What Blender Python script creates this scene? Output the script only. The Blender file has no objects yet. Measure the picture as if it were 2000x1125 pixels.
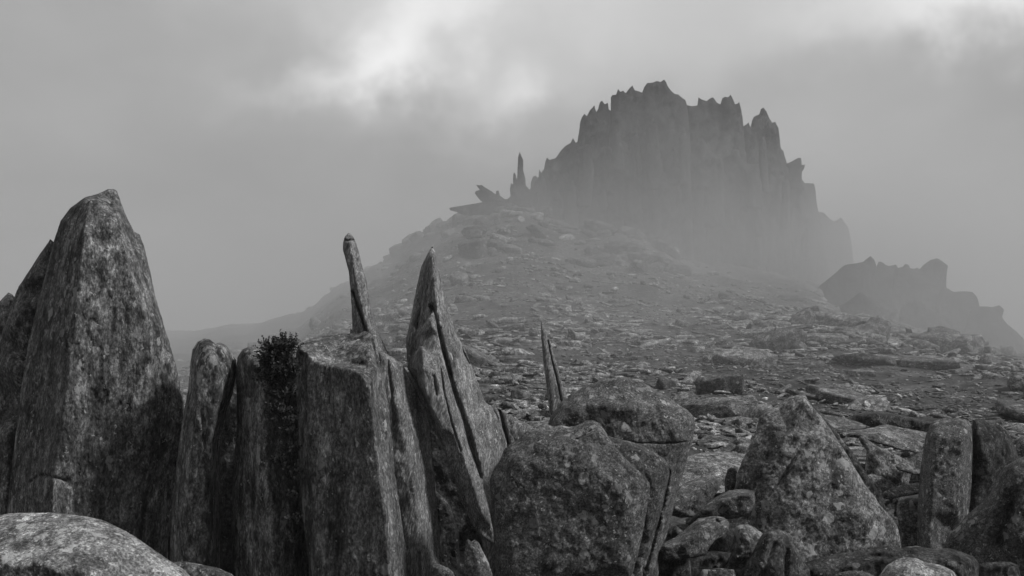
import bpy, math, random
import numpy as np
from mathutils import Vector
from mathutils.geometry import delaunay_2d_cdt

SC = bpy.context.scene
COL = SC.collection
rad = math.radians
F = 1944.0                      # focal length in pixels of the 2000 px wide photograph
PITCH = math.atan(137.5 / F)    # eye level sits at row 700
SP, CP = math.sin(PITCH), math.cos(PITCH)

# ------------------------------------------------------------------ camera
cam_d = bpy.data.cameras.new('camera')
cam_d.sensor_width = 36.0
cam_d.lens = 36.0 * F / 2000.0
cam_d.clip_start = 0.05
cam_d.clip_end = 5000
cam = bpy.data.objects.new('camera', cam_d)
cam.rotation_euler = (math.pi / 2 + PITCH, 0, 0)
COL.objects.link(cam)
SC.camera = cam

# ------------------------------------------------------------------ render + view
SC.view_settings.view_transform = 'Standard'
SC.view_settings.look = 'None'
SC.view_settings.exposure = 0.0
SC.view_settings.gamma = 1.0
SC.render.engine = 'CYCLES'
SC.cycles.volume_bounces = 2
SC.cycles.max_bounces = 6
SC.cycles.diffuse_bounces = 3
SC.cycles.use_denoising = True
SC.cycles.volume_step_rate = 1.0
SC.cycles.volume_max_steps = 128


def pix_dir(u, v):
    xc = (u - 1000.0) / F
    yc = (562.5 - v) / F
    d = Vector((xc, CP - yc * SP, SP + yc * CP))
    return d


# ------------------------------------------------------------------ sky
SUN_EL, SUN_AZ = rad(42), rad(107)          # azimuth clockwise from +Y: the light comes from the right
world = bpy.data.worlds.new('World')
SC.world = world
world.use_nodes = True
wn, wl = world.node_tree.nodes, world.node_tree.links
wn.clear()


def N(nt, typ, **kw):
    n = nt.new(typ)
    for k, v in kw.items():
        if k.startswith('i_'):
            key = k[2:]
            key = int(key) if key.isdigit() else key.replace('_', ' ')
            n.inputs[key].default_value = v
        else:
            setattr(n, k, v)
    return n


def math_n(nt, ln, op, a, b=None, c=None):
    m = nt.new('ShaderNodeMath')
    m.operation = op
    for i, x in enumerate((a, b, c)):
        if x is None:
            continue
        if isinstance(x, (int, float)):
            m.inputs[i].default_value = x
        else:
            ln.new(x, m.inputs[i])
    return m.outputs[0]


SKY_BASE = 0.30
out = wn.new('ShaderNodeOutputWorld')
bg = wn.new('ShaderNodeBackground')
sky = wn.new('ShaderNodeTexSky')
sky.sky_type = 'NISHITA'
sky.sun_disc = False
sky.sun_elevation = SUN_EL
sky.sun_rotation = SUN_AZ
bw = wn.new('ShaderNodeRGBToBW')
wl.new(sky.outputs[0], bw.inputs[0])
tc = wn.new('ShaderNodeTexCoord')
# cloud: direction warped by soft noise, then a base, broad billows and thin bright gaps
nz = N(wn, 'ShaderNodeTexNoise', i_Scale=5.0, i_Detail=5.0, i_Roughness=0.6)
wl.new(tc.outputs['Generated'], nz.inputs['Vector'])
warp = wn.new('ShaderNodeVectorMath'); warp.operation = 'MULTIPLY_ADD'
sub = wn.new('ShaderNodeVectorMath'); sub.operation = 'SUBTRACT'
wl.new(nz.outputs['Color'], sub.inputs[0]); sub.inputs[1].default_value = (.5, .5, .5)
wl.new(sub.outputs[0], warp.inputs[0]); warp.inputs[1].default_value = (.20, .20, .20)
wl.new(tc.outputs['Generated'], warp.inputs[2])


def lobe(u, v, ru, rv, rot, amp):
    """a bright gap in the cloud: elliptical falloff round a direction of the sky"""
    c = pix_dir(u, v).normalized()
    right = Vector((c.y, -c.x, 0)).normalized()
    up = right.cross(c)
    a = rad(rot)
    e1 = right * math.cos(a) + up * math.sin(a)
    e2 = -right * math.sin(a) + up * math.cos(a)
    acc = None
    for e, r in ((e1, ru), (e2, rv)):
        d = wn.new('ShaderNodeVectorMath'); d.operation = 'DOT_PRODUCT'
        wl.new(warp.outputs[0], d.inputs[0]); d.inputs[1].default_value = tuple(e)
        q = math_n(wn, wl, 'MULTIPLY', d.outputs['Value'], F / r)
        q = math_n(wn, wl, 'MULTIPLY', q, q)
        acc = q if acc is None else math_n(wn, wl, 'ADD', acc, q)
    g = math_n(wn, wl, 'POWER', 2.71828, math_n(wn, wl, 'MULTIPLY', acc, -1.0))
    d = wn.new('ShaderNodeVectorMath'); d.operation = 'DOT_PRODUCT'
    wl.new(tc.outputs['Generated'], d.inputs[0]); d.inputs[1].default_value = tuple(c)
    g = math_n(wn, wl, 'MULTIPLY', g, math_n(wn, wl, 'GREATER_THAN', d.outputs['Value'], 0.0))
    return math_n(wn, wl, 'MULTIPLY', g, amp)


n2 = N(wn, 'ShaderNodeTexNoise', i_Scale=2.6, i_Detail=6.0, i_Roughness=0.5)
mp = wn.new('ShaderNodeMapping'); mp.inputs['Rotation'].default_value = (0, rad(35), 0)
mp.inputs['Scale'].default_value = (1.0, 1.0, 2.2)
wl.new(tc.outputs['Generated'], mp.inputs[0]); wl.new(mp.outputs[0], n2.inputs['Vector'])
val = math_n(wn, wl, 'MULTIPLY_ADD', n2.outputs['Fac'], 0.30, SKY_BASE - 0.15)
sep = wn.new('ShaderNodeSeparateXYZ'); wl.new(tc.outputs['Generated'], sep.inputs[0])
val = math_n(wn, wl, 'ADD', val, math_n(wn, wl, 'MULTIPLY', math_n(wn, wl, 'MAXIMUM', sep.outputs['Z'], 0.0), 0.16))
LOBES = [(790, 50, 85, 190, -30, .24), (1005, 165, 70, 60, 20, .27), (700, 150, 190, 38, 14, .20), (1200, 50, 420, 170, -8, .17), (880, 30, 150, 60, 40, .12),
         (1950, -20, 300, 65, 8, .45), (860, 150, 200, 60, -35, .14), (900, -140, 600, 170, 0, .26), (1650, 250, 420, 330, 0, .06)]
for L in LOBES:
    val = math_n(wn, wl, 'ADD', val, lobe(*L))
val = math_n(wn, wl, 'ADD', val, math_n(wn, wl, 'MULTIPLY', bw.outputs[0], 0.004))
# unseen sky behind the camera dimmed to strengthen contrast and darken the gaps
mr = wn.new('ShaderNodeMapRange'); mr.interpolation_type = 'SMOOTHSTEP'
wl.new(sep.outputs['Y'], mr.inputs[0])
for i_, v_ in ((1, -.4), (2, .6), (3, .68), (4, 1.0)):
    mr.inputs[i_].default_value = v_
val = math_n(wn, wl, 'MULTIPLY', val, mr.outputs[0])
comb = wn.new('ShaderNodeCombineColor')
for i in range(3):
    wl.new(val, comb.inputs[i])
wl.new(comb.outputs[0], bg.inputs[0])
bg.inputs[1].default_value = 1.0
wl.new(bg.outputs[0], out.inputs[0])

sun_d = bpy.data.lights.new('sun', 'SUN')
sun_d.energy = 2.6
sun_d.angle = rad(8)
sun_d.color = (1, 1, 1)
sun = bpy.data.objects.new('sun', sun_d)
sdir = Vector((math.sin(SUN_AZ) * math.cos(SUN_EL), math.cos(SUN_AZ) * math.cos(SUN_EL), math.sin(SUN_EL)))
sun.rotation_euler = sdir.to_track_quat('Z', 'Y').to_euler()
sun.location = sdir * 50
COL.objects.link(sun)

# ------------------------------------------------------------------ noise in numpy
_rng = np.random.RandomState(7)
_perm = _rng.permutation(512)
_grad = _rng.normal(size=(512, 3))
_grad /= np.linalg.norm(_grad, axis=1)[:, None]


def pnoise(P):
    P = np.asarray(P, float)
    I = np.floor(P).astype(int)
    f = P - I
    w = f * f * f * (f * (f * 6 - 15) + 10)
    r = np.zeros(len(P))
    for dx in (0, 1):
        for dy in (0, 1):
            for dz in (0, 1):
                h = _perm[(I[:, 0] + dx) & 511]
                h = _perm[(h + I[:, 1] + dy) & 511]
                h = _perm[(h + I[:, 2] + dz) & 511]
                g = _grad[h]
                d = g[:, 0] * (f[:, 0] - dx) + g[:, 1] * (f[:, 1] - dy) + g[:, 2] * (f[:, 2] - dz)
                wx = w[:, 0] if dx else 1 - w[:, 0]
                wy = w[:, 1] if dy else 1 - w[:, 1]
                wz = w[:, 2] if dz else 1 - w[:, 2]
                r += d * wx * wy * wz
    return r * 1.5


def fbm(P, octaves=4, rough=0.5, ridged=False):
    P = np.asarray(P, float)
    a, s, t = 1.0, np.zeros(len(P)), 0.0
    for o in range(octaves):
        n = pnoise(P + 17.3 * o)
        if ridged:
            n = 1 - 2 * np.abs(n)
        s += a * n
        t += a
        a *= rough
        P = P * 2.03
    return s / t


# ------------------------------------------------------------------ materials
def noise(nt, ln, vec, scale, detail=4, rough=0.55, dist=0.0):
    n = N(nt, 'ShaderNodeTexNoise', i_Scale=scale, i_Detail=detail, i_Roughness=rough, i_Distortion=dist)
    ln.new(vec, n.inputs['Vector'])
    return n.outputs['Fac']


def ramp(nt, ln, fac, stops):
    r = nt.new('ShaderNodeValToRGB')
    els = r.color_ramp.elements
    while len(els) < len(stops):
        els.new(0.5)
    for e, (p, v) in zip(els, stops):
        e.position = p
        e.color = (v, v, v, 1)
    ln.new(fac, r.inputs[0])
    return r.outputs[0]


def mixv(nt, ln, fac, a, b):
    m = nt.new('ShaderNodeMix')
    m.data_type = 'FLOAT'
    for i, x in ((0, fac), (2, a), (3, b)):
        if isinstance(x, (int, float)):
            m.inputs[i].default_value = x
        else:
            ln.new(x, m.inputs[i])
    return m.outputs[0]


def rock_mat(name, dark=.05, mid=.12, light=.3, lichen=.35, size=1.0, grain=(1, 1, 1), rot=(0, 0, 0), bump=1.0,
             streak=0.0, pits=1.0, toplight=0.0, tone=False, con=1.0, vary=.3):
    m = bpy.data.materials.new(name)
    m.use_nodes = True
    nt, ln = m.node_tree.nodes, m.node_tree.links
    nt.clear()
    o = nt.new('ShaderNodeOutputMaterial')
    b = nt.new('ShaderNodeBsdfPrincipled')
    ln.new(b.outputs[0], o.inputs[0])
    t = nt.new('ShaderNodeTexCoord')
    mp0 = nt.new('ShaderNodeMapping')
    mp0.inputs['Rotation'].default_value = rot
    mp0.inputs['Scale'].default_value = tuple(1.0 / size for _ in range(3))
    oi = nt.new('ShaderNodeObjectInfo')
    sh = nt.new('ShaderNodeVectorMath'); sh.operation = 'MULTIPLY_ADD'
    ln.new(oi.outputs['Random'], sh.inputs[0]); sh.inputs[1].default_value = (37, 53, 29)
    ln.new(t.outputs['Object'], sh.inputs[2])
    ln.new(sh.outputs[0], mp0.inputs[0])
    iso = mp0.outputs[0]
    mp1 = nt.new('ShaderNodeMapping')
    mp1.inputs['Scale'].default_value = grain
    ln.new(iso, mp1.inputs[0])
    g = mp1.outputs[0]
    # broad weathering
    broad = noise(nt, ln, g, 3.2, 5, .6, .3)
    patch = noise(nt, ln, g, 16.0, 10, .70, .3)
    speck = noise(nt, ln, g, 78.0, 4, .75)
    v = ramp(nt, ln, patch, [(.40, mid + (dark * .7 - mid) * con), (.50, mid), (.61, mid * (1 + 1.1 * con))])
    v = mixv(nt, ln, ramp(nt, ln, broad, [(.38, 0), (.62, 1)]), math_n(nt, ln, 'MULTIPLY', v, 0.72), v)
    # some faces are clean and even, others heavily mottled
    calm = ramp(nt, ln, noise(nt, ln, g, 2.1, 4, .55, .5), [(.42, .5), (.58, 0)])
    v = mixv(nt, ln, calm, v, mid)
    v = math_n(nt, ln, 'MULTIPLY', v, ramp(nt, ln, speck, [(.34, .3), (.5, .95), (.64, 2.1)]))
    # dark water stains running down
    stn = nt.new('ShaderNodeMapping'); stn.inputs['Scale'].default_value = (5.5, 5.5, .9)
    ln.new(iso, stn.inputs[0])
    v = math_n(nt, ln, 'MULTIPLY', v, ramp(nt, ln, noise(nt, ln, stn.outputs[0], 1.0, 8, .6, .3), [(.36, .5), (.46, 1.0)]))
    pb = noise(nt, ln, g, 8.5, 10, .7, .5)
    v = math_n(nt, ln, 'MULTIPLY', v, ramp(nt, ln, pb, [(.455, 1 - .28 * con), (.47, 1.0), (.56, 1.0), (.575, 1 + .45 * con)]))
    # lichen: rounded crusts with broken rims, gathered where a broad noise allows
    vor = N(nt, 'ShaderNodeTexVoronoi', i_Scale=14.0, i_Randomness=1.0)
    wv = nt.new('ShaderNodeVectorMath'); wv.operation = 'MULTIPLY_ADD'
    nn = N(nt, 'ShaderNodeTexNoise', i_Scale=26.0, i_Detail=4.0)
    ln.new(iso, nn.inputs['Vector'])
    ln.new(nn.outputs['Color'], wv.inputs[0]); wv.inputs[1].default_value = (.09, .09, .09)
    ln.new(g, wv.inputs[2])
    ln.new(wv.outputs[0], vor.inputs['Vector'])
    cell = nt.new('ShaderNodeSeparateColor'); ln.new(vor.outputs['Color'], cell.inputs[0])
    radius = math_n(nt, ln, 'MULTIPLY_ADD', cell.outputs[0], 0.42, 0.05)
    ins = math_n(nt, ln, 'MULTIPLY', math_n(nt, ln, 'SUBTRACT', radius, vor.outputs['Distance']), 14.0)
    insc = nt.new('ShaderNodeClamp'); ln.new(ins, insc.inputs[0])
    zone = ramp(nt, ln, noise(nt, ln, g, 5.0, 5, .65), [(.5 - .25 * lichen, 0), (.62 - .2 * lichen, 1)])
    pick = math_n(nt, ln, 'LESS_THAN', cell.outputs[1], 0.25 + 0.5 * lichen)
    lf = math_n(nt, ln, 'MULTIPLY', math_n(nt, ln, 'MULTIPLY', insc.outputs[0], zone), pick)
    ring = math_n(nt, ln, 'MULTIPLY', lf, math_n(nt, ln, 'SUBTRACT', 1.0, math_n(nt, ln, 'MULTIPLY', lf, .55)))
    lf = math_n(nt, ln, 'MULTIPLY', math_n(nt, ln, 'ADD', math_n(nt, ln, 'MULTIPLY', lf, .55), ring), ramp(nt, ln, noise(nt, ln, iso, 95, 3, .7), [(.32, .3), (.5, 1)]))
    lv = mixv(nt, ln, cell.outputs[2], mid * 1.6, light)
    v = mixv(nt, ln, math_n(nt, ln, 'MULTIPLY', lf, 1.15), v, lv)
    # small bright crusts
    vs = N(nt, 'ShaderNodeTexVoronoi', i_Scale=46.0)
    ln.new(wv.outputs[0], vs.inputs['Vector'])
    c2 = nt.new('ShaderNodeSeparateColor'); ln.new(vs.outputs['Color'], c2.inputs[0])
    sm = math_n(nt, ln, 'MULTIPLY', math_n(nt, ln, 'LESS_THAN', vs.outputs['Distance'], 0.3),
                math_n(nt, ln, 'LESS_THAN', c2.outputs[0], 0.05 + .10 * lichen))
    v = mixv(nt, ln, math_n(nt, ln, 'MULTIPLY', sm, .8), v, light * 1.2)
    if streak:
        ms = nt.new('ShaderNodeMapping'); ms.inputs['Scale'].default_value = (26, 26, 2.4)
        ln.new(iso, ms.inputs[0])
        st = noise(nt, ln, ms.outputs[0], 1.0, 5, .65, .2)
        v = math_n(nt, ln, 'MULTIPLY', v, ramp(nt, ln, st, [(.36, 1 - .6 * streak), (.64, 1 + .8 * streak)]))
    # pits: dented by the bump, with the shade inside painted into the colour
    vp = N(nt, 'ShaderNodeTexVoronoi', i_Scale=10.0)
    mpp = nt.new('ShaderNodeMapping'); mpp.inputs['Scale'].default_value = (1.6, 1.6, .8)
    ln.new(wv.outputs[0], mpp.inputs[0]); ln.new(mpp.outputs[0], vp.inputs['Vector'])
    c3 = nt.new('ShaderNodeSeparateColor'); ln.new(vp.outputs['Color'], c3.inputs[0])
    pit = math_n(nt, ln, 'MULTIPLY',
                 ramp(nt, ln, vp.outputs['Distance'], [(.05, 1), (.17, 0)]),
                 math_n(nt, ln, 'LESS_THAN', c3.outputs[1], 0.13 * pits))
    v = math_n(nt, ln, 'MULTIPLY', v, math_n(nt, ln, 'SUBTRACT', 1.0, math_n(nt, ln, 'MULTIPLY', pit, .8)))
    if tone:
        at = nt.new('ShaderNodeAttribute'); at.attribute_name = 'tone'
        v = math_n(nt, ln, 'MULTIPLY', v, math_n(nt, ln, 'ADD', at.outputs['Fac'], .45))
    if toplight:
        # upper faces painted lighter, as if light fell on them from above
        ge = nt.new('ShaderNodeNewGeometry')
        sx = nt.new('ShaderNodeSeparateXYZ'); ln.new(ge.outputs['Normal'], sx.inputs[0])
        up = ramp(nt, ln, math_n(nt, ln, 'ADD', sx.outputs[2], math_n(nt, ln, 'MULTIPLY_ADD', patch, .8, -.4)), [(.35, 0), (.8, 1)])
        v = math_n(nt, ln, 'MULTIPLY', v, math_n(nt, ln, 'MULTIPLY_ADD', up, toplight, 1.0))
    v = math_n(nt, ln, 'MULTIPLY', v, math_n(nt, ln, 'MULTIPLY_ADD', oi.outputs['Random'], vary, 1 - vary / 2))
    cc = nt.new('ShaderNodeCombineColor')
    for i in range(3):
        ln.new(v, cc.inputs[i])
    ln.new(cc.outputs[0], b.inputs['Base Color'])
    b.inputs['Roughness'].default_value = 0.88
    b.inputs['Specular IOR Level'].default_value = 0.25
    # relief
    h1 = noise(nt, ln, g, 42.0, 9, .74, .2)
    # split-stone steps: a noise cut into narrow terraces
    h2 = ramp(nt, ln, noise(nt, ln, g, 9.0, 7, .62, .2), [(.44, 0), (.455, .35), (.53, .4), (.545, .75), (.6, .8), (.61, 1)])
    h = math_n(nt, ln, 'ADD', math_n(nt, ln, 'MULTIPLY', h1, .9), math_n(nt, ln, 'MULTIPLY', h2, .22))
    h = math_n(nt, ln, 'SUBTRACT', h, math_n(nt, ln, 'MULTIPLY', pit, .9))
    h = math_n(nt, ln, 'ADD', h, math_n(nt, ln, 'MULTIPLY', lf, .12))
    bp = nt.new('ShaderNodeBump')
    bp.inputs['Strength'].default_value = min(1.0, .75 * bump)
    bp.inputs['Distance'].default_value = 0.028 * size
    ln.new(h, bp.inputs['Height'])
    ln.new(bp.outputs[0], b.inputs['Normal'])
    return m


def plain_mat(name, val, rough=.8):
    m = bpy.data.materials.new(name)
    m.use_nodes = True
    b = m.node_tree.nodes['Principled BSDF']
    b.inputs['Base Color'].default_value = (val, val, val, 1)
    b.inputs['Roughness'].default_value = rough
    return m


M_COL = rock_mat('weathered_column_stone', .07, .155, .42, .45, 1.0, (1.25, 1.25, .62), (0, 0, 0), 1.0, .35)
M_GRAIN = rock_mat('cleaved_grain_stone', .13, .235, .52, .35, .9, (1.9, 1.9, .36), (0, rad(-14), 0), .9, .42, .5, con=.45)
M_CRUST = rock_mat('lichen_crusted_boulder_stone', .055, .12, .40, .7, .8, (1.1, 1.1, 1.1), (0, 0, 0), .9, 0, .5, con=.7)
M_PALE = rock_mat('pale_crusted_stone', .17, .36, .70, .8, .8, (1, 1, 1), (0, 0, 0), 1.3, 0, 1.2)
M_MIDPALE = rock_mat('worn_slab_stone', .11, .21, .42, .5, .9, (1, 1, 1), (0, 0, 0), 1.0, 0, .6)
M_PLATE = rock_mat('patchy_plate_stone', .08, .16, .38, .8, 1.15, (1, 1, 1), (0, 0, rad(20)), .9, 0, .7)
M_DARK = rock_mat('shade_toned_dark_stone', .03, .065, .25, .3, 1.0, (1, 1, .8), (0, 0, 0), 1.0, 0, .8)  # dark stone; shade of gaps and shadow sides is put into its colour
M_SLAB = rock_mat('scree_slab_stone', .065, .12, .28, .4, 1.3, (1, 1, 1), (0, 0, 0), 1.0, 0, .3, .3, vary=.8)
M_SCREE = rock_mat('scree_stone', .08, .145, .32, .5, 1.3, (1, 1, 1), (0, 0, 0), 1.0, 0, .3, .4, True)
M_BLOCK = rock_mat('misty_block_stone', .04, .075, .2, .3, 2.0, (1, 1, 1), (0, 0, 0), 1.0, 0, .2, .2, vary=.5)  # slab stone toned darker for far blocks; mist dimming is in the colour
M_TOR = rock_mat('tor_stone', .015, .03, .07, .3, 9.0, (1.3, 1.3, .5), (0, 0, 0), 1.0, 0, .2)


# ------------------------------------------------------------------ terrain
PROF = {   # column in the photograph -> (distance, row) pairs from near to far
    -600: [(10, 960), (20, 880), (40, 800), (80, 720), (150, 690), (300, 760)],
    0: [(8, 1000), (15, 880), (30, 790), (60, 715), (100, 675), (150, 655), (300, 730)],
    340: [(8, 990), (15, 860), (30, 775), (60, 705), (100, 668), (145, 646), (300, 720)],
    480: [(8, 985), (15, 840), (28, 752), (50, 690), (85, 650), (125, 630), (300, 740)],
    575: [(8, 980), (15, 825), (25, 740), (40, 682), (65, 637), (95, 612), (140, 640), (300, 760)],
    680: [(8, 975), (15, 800), (25, 705), (40, 632), (60, 573), (78, 552), (120, 620), (300, 760)],
    740: [(8, 970), (15, 790), (25, 690), (38, 608), (55, 545), (70, 514), (110, 590), (300, 760)],
    830: [(8, 965), (14, 790), (22, 700), (35, 598), (50, 512), (63, 458), (80, 470), (120, 600), (300, 760)],
    900: [(8, 960), (14, 790), (22, 695), (33, 600), (46, 500), (60, 422), (75, 420), (110, 560), (300, 760)],
    1000: [(7, 1000), (10, 870), (15, 785), (22, 692), (32, 600), (45, 495), (58, 400), (75, 390), (110, 560), (300, 760)],
    1200: [(7, 1000), (10, 880), (15, 785), (22, 700), (32, 615), (45, 520), (58, 435), (75, 420), (110, 560), (300, 760)],
    1400: [(6, 1080), (8, 960), (11, 860), (16, 775), (23, 695), (32, 628), (44, 563), (56, 510), (75, 480), (110, 580), (300, 760)],
    1550: [(6, 1090), (8, 985), (11, 880), (16, 785), (23, 700), (30, 650), (42, 590), (56, 540), (75, 530), (110, 620), (300, 760)],
    1700: [(6, 1100), (8, 1000), (11, 885), (16, 790), (22, 715), (29, 662), (36, 632), (45, 625), (60, 640), (110, 690), (300, 760)],
    1850: [(6, 1100), (8, 1000), (11, 880), (16, 795), (22, 725), (28, 682), (34, 668), (45, 672), (60, 690), (110, 740), (300, 790)],
    2000: [(6, 1100), (8, 985), (11, 870), (16, 790), (22, 735), (28, 702), (34, 700), (45, 720), (60, 740), (110, 780), (300, 820)],
    2600: [(6, 1100), (8, 985), (11, 870), (16, 800), (22, 755), (28, 735), (40, 750), (60, 790), (110, 820), (300, 860)],
}
_us = np.array(sorted(PROF), float)
_Ds = np.concatenate([np.arange(0, 12, .5), np.geomspace(12, 300, 90)])


def row_to_tan(v):
    yc = (562.5 - v) / F
    return (SP + yc * CP) / (CP - yc * SP)


_tab = np.zeros((len(_us), len(_Ds)))
NEAR_Z = -1.55
for i, u in enumerate(sorted(PROF)):
    pts = PROF[u]
    D = [0, 4.5] + [p[0] for p in pts]
    Z = [NEAR_Z, NEAR_Z] + [p[0] * row_to_tan(p[1]) for p in pts]
    z = np.interp(_Ds, D, Z)
    k = np.ones(3) / 3
    zz = z.copy(); zz[1:-1] = np.convolve(z, k, 'valid')
    _tab[i] = zz


def ground_base(x, y):
    x, y = np.asarray(x, float), np.asarray(y, float)
    az = np.arctan2(x, y)
    r = np.hypot(x, y)
    azc = np.clip(az, -.72, .72)
    u = 1000 + F * np.tan(azc)
    D = r * np.cos(azc)
    u = np.clip(u, _us[0], _us[-1] - 1e-6)
    D = np.clip(D, 0, 299.9)
    ui = np.clip(np.searchsorted(_us, u, 'right') - 1, 0, len(_us) - 2)
    fu = (u - _us[ui]) / (_us[ui + 1] - _us[ui])
    fu = fu * fu * (3 - 2 * fu)
    di = np.clip(np.searchsorted(_Ds, D, 'right') - 1, 0, len(_Ds) - 2)
    fd = (D - _Ds[di]) / (_Ds[di + 1] - _Ds[di])
    z0 = _tab[ui, di] * (1 - fd) + _tab[ui, di + 1] * fd
    z1 = _tab[ui + 1, di] * (1 - fd) + _tab[ui + 1, di + 1] * fd
    return z0 * (1 - fu) + z1 * fu


def ground_z(x, y):
    x, y = np.atleast_1d(np.asarray(x, float)), np.atleast_1d(np.asarray(y, float))
    z = ground_base(x, y)
    r = np.hypot(x, y)
    P = np.stack([x, y, np.zeros_like(x)], 1)
    amp = np.clip((r - 4) / 30, 0.05, 1)
    z = z + fbm(P / 6.0, 3) * .55 * amp + fbm(P / 1.3 + 9, 4, .55) * .17 * np.clip(r / 14, .3, 1)
    z = z + np.maximum(fbm(P / np.array([2.6, 1.5, 1]) + 31, 3), 0) ** 1.2 * .5 * amp
    return z


def gz(x, y):
    return float(ground_z([x], [y])[0])


def new_mesh(name, V, Fc, mat, smooth=True):
    me = bpy.data.meshes.new(name)
    V = np.asarray(V, np.float32)
    if isinstance(Fc, np.ndarray) and Fc.ndim == 2:
        n, k = Fc.shape
        me.vertices.add(len(V)); me.vertices.foreach_set('co', V.ravel())
        me.loops.add(n * k); me.loops.foreach_set('vertex_index', Fc.astype(np.int32).ravel())
        me.polygons.add(n)
        me.polygons.foreach_set('loop_start', np.arange(0, n * k, k, dtype=np.int32))
        me.polygons.foreach_set('loop_total', np.full(n, k, np.int32))
        me.update(calc_edges=True)
        me.validate()
    else:
        me.from_pydata([tuple(map(float, p)) for p in V], [], Fc)
    if smooth:
        me.polygons.foreach_set('use_smooth', np.ones(len(me.polygons), bool))
    me.materials.append(mat)
    return me


def link(name, me, parent=None, loc=(0, 0, 0)):
    o = bpy.data.objects.new(name, me)
    o.location = loc
    COL.objects.link(o)
    if parent is not None:
        o.parent = parent
    return o


def tag(o, label=None, cat=None, group=None, kind=None):
    if label: o['label'] = label
    if cat: o['category'] = cat
    if group: o['group'] = group
    if kind: o['kind'] = kind
    return o


def empty(name, loc, label, cat, group=None):
    o = bpy.data.objects.new(name, None)
    o.location = loc
    o.empty_display_size = .2
    COL.objects.link(o)
    return tag(o, label, cat, group)


# ground material: dark turf and peat with gravel and pale stone chips
def ground_mat():
    m = bpy.data.materials.new('hillside_turf_and_gravel')
    m.use_nodes = True
    nt, ln = m.node_tree.nodes, m.node_tree.links
    nt.clear()
    o = nt.new('ShaderNodeOutputMaterial'); b = nt.new('ShaderNodeBsdfPrincipled')
    ln.new(b.outputs[0], o.inputs[0])
    t = nt.new('ShaderNodeTexCoord'); P = t.outputs['Object']
    a = noise(nt, ln, P, .35, 6, .6, .4)
    c = noise(nt, ln, P, 2.2, 7, .7, .3)
    f = noise(nt, ln, P, 22, 5, .7)
    v = ramp(nt, ln, c, [(.35, .036), (.5, .06), (.7, .11)])
    v = mixv(nt, ln, ramp(nt, ln, a, [(.4, 0), (.6, 1)]), v, math_n(nt, ln, 'MULTIPLY', v, 1.6))
    v = math_n(nt, ln, 'MULTIPLY', v, ramp(nt, ln, f, [(.3, .6), (.7, 1.5)]))
    # pale chips lying in bands
    mpc = nt.new('ShaderNodeMapping'); mpc.inputs['Scale'].default_value = (1, 1.4, 1); ln.new(P, mpc.inputs[0])
    vo = N(nt, 'ShaderNodeTexVoronoi', i_Scale=5.0); ln.new(mpc.outputs[0], vo.inputs['Vector'])
    s = nt.new('ShaderNodeSeparateColor'); ln.new(vo.outputs['Color'], s.inputs[0])
    chip = math_n(nt, ln, 'MULTIPLY', ramp(nt, ln, vo.outputs['Distance'], [(.28, 1), (.42, 0)]),
                  math_n(nt, ln, 'LESS_THAN', s.outputs[0], .33))
    chip = math_n(nt, ln, 'MULTIPLY', chip, ramp(nt, ln, a, [(.40, 0), (.55, 1)]))
    v = mixv(nt, ln, math_n(nt, ln, 'MULTIPLY', chip, .8), v, math_n(nt, ln, 'MULTIPLY_ADD', s.outputs[1], .25, .12))
    cc = nt.new('ShaderNodeCombineColor')
    for i in range(3):
        ln.new(v, cc.inputs[i])
    ln.new(cc.outputs[0], b.inputs['Base Color'])
    b.inputs['Roughness'].default_value = .95
    b.inputs['Specular IOR Level'].default_value = .1
    h = math_n(nt, ln, 'ADD', math_n(nt, ln, 'MULTIPLY', f, .25), c)
    h = math_n(nt, ln, 'ADD', h, math_n(nt, ln, 'MULTIPLY', chip, .5))
    bp = nt.new('ShaderNodeBump'); bp.inputs['Strength'].default_value = .8; bp.inputs['Distance'].default_value = .12
    ln.new(h, bp.inputs['Height']); ln.new(bp.outputs[0], b.inputs['Normal'])
    return m


def build_ground():
    az = np.concatenate([np.arange(-180, -40, 4), np.linspace(-40, 40, 700), np.arange(44, 180, 4)]) * math.pi / 180
    r = np.concatenate([[.3, .8, 1.5, 2.5, 3.5], np.geomspace(4.2, 260, 520), [500, 1200, 3000]])
    A, R = np.meshgrid(az, r)
    X, Y = R * np.sin(A), R * np.cos(A)
    Z = ground_z(X.ravel(), Y.ravel())
    Rr = R.ravel()
    Z = np.where(Rr > 290, -60 - (Rr - 290) * .12, Z)
    # behind and far to the sides the hilltop falls away gently
    V = np.stack([X.ravel(), Y.ravel(), Z], 1)
    na, nr = len(az), len(r)
    i = np.arange(nr - 1)[:, None]; j = np.arange(na)[None, :]
    j2 = (j + 1) % na
    Q = np.stack([(i * na + j), (i * na + j2), ((i + 1) * na + j2), ((i + 1) * na + j)], -1).reshape(-1, 4)
    c = len(V)
    V = np.vstack([V, [[0, 0, V[0, 2]]]])
    tri = np.stack([np.full(na, c), (np.arange(na) + 1) % na, np.arange(na)], -1)
    Q4 = Q[:, ::-1]
    me = new_mesh('ground', V, Q4, ground_mat())
    o = link('ground', me)
    tag(o, kind='structure')
    return o


build_ground()


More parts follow.
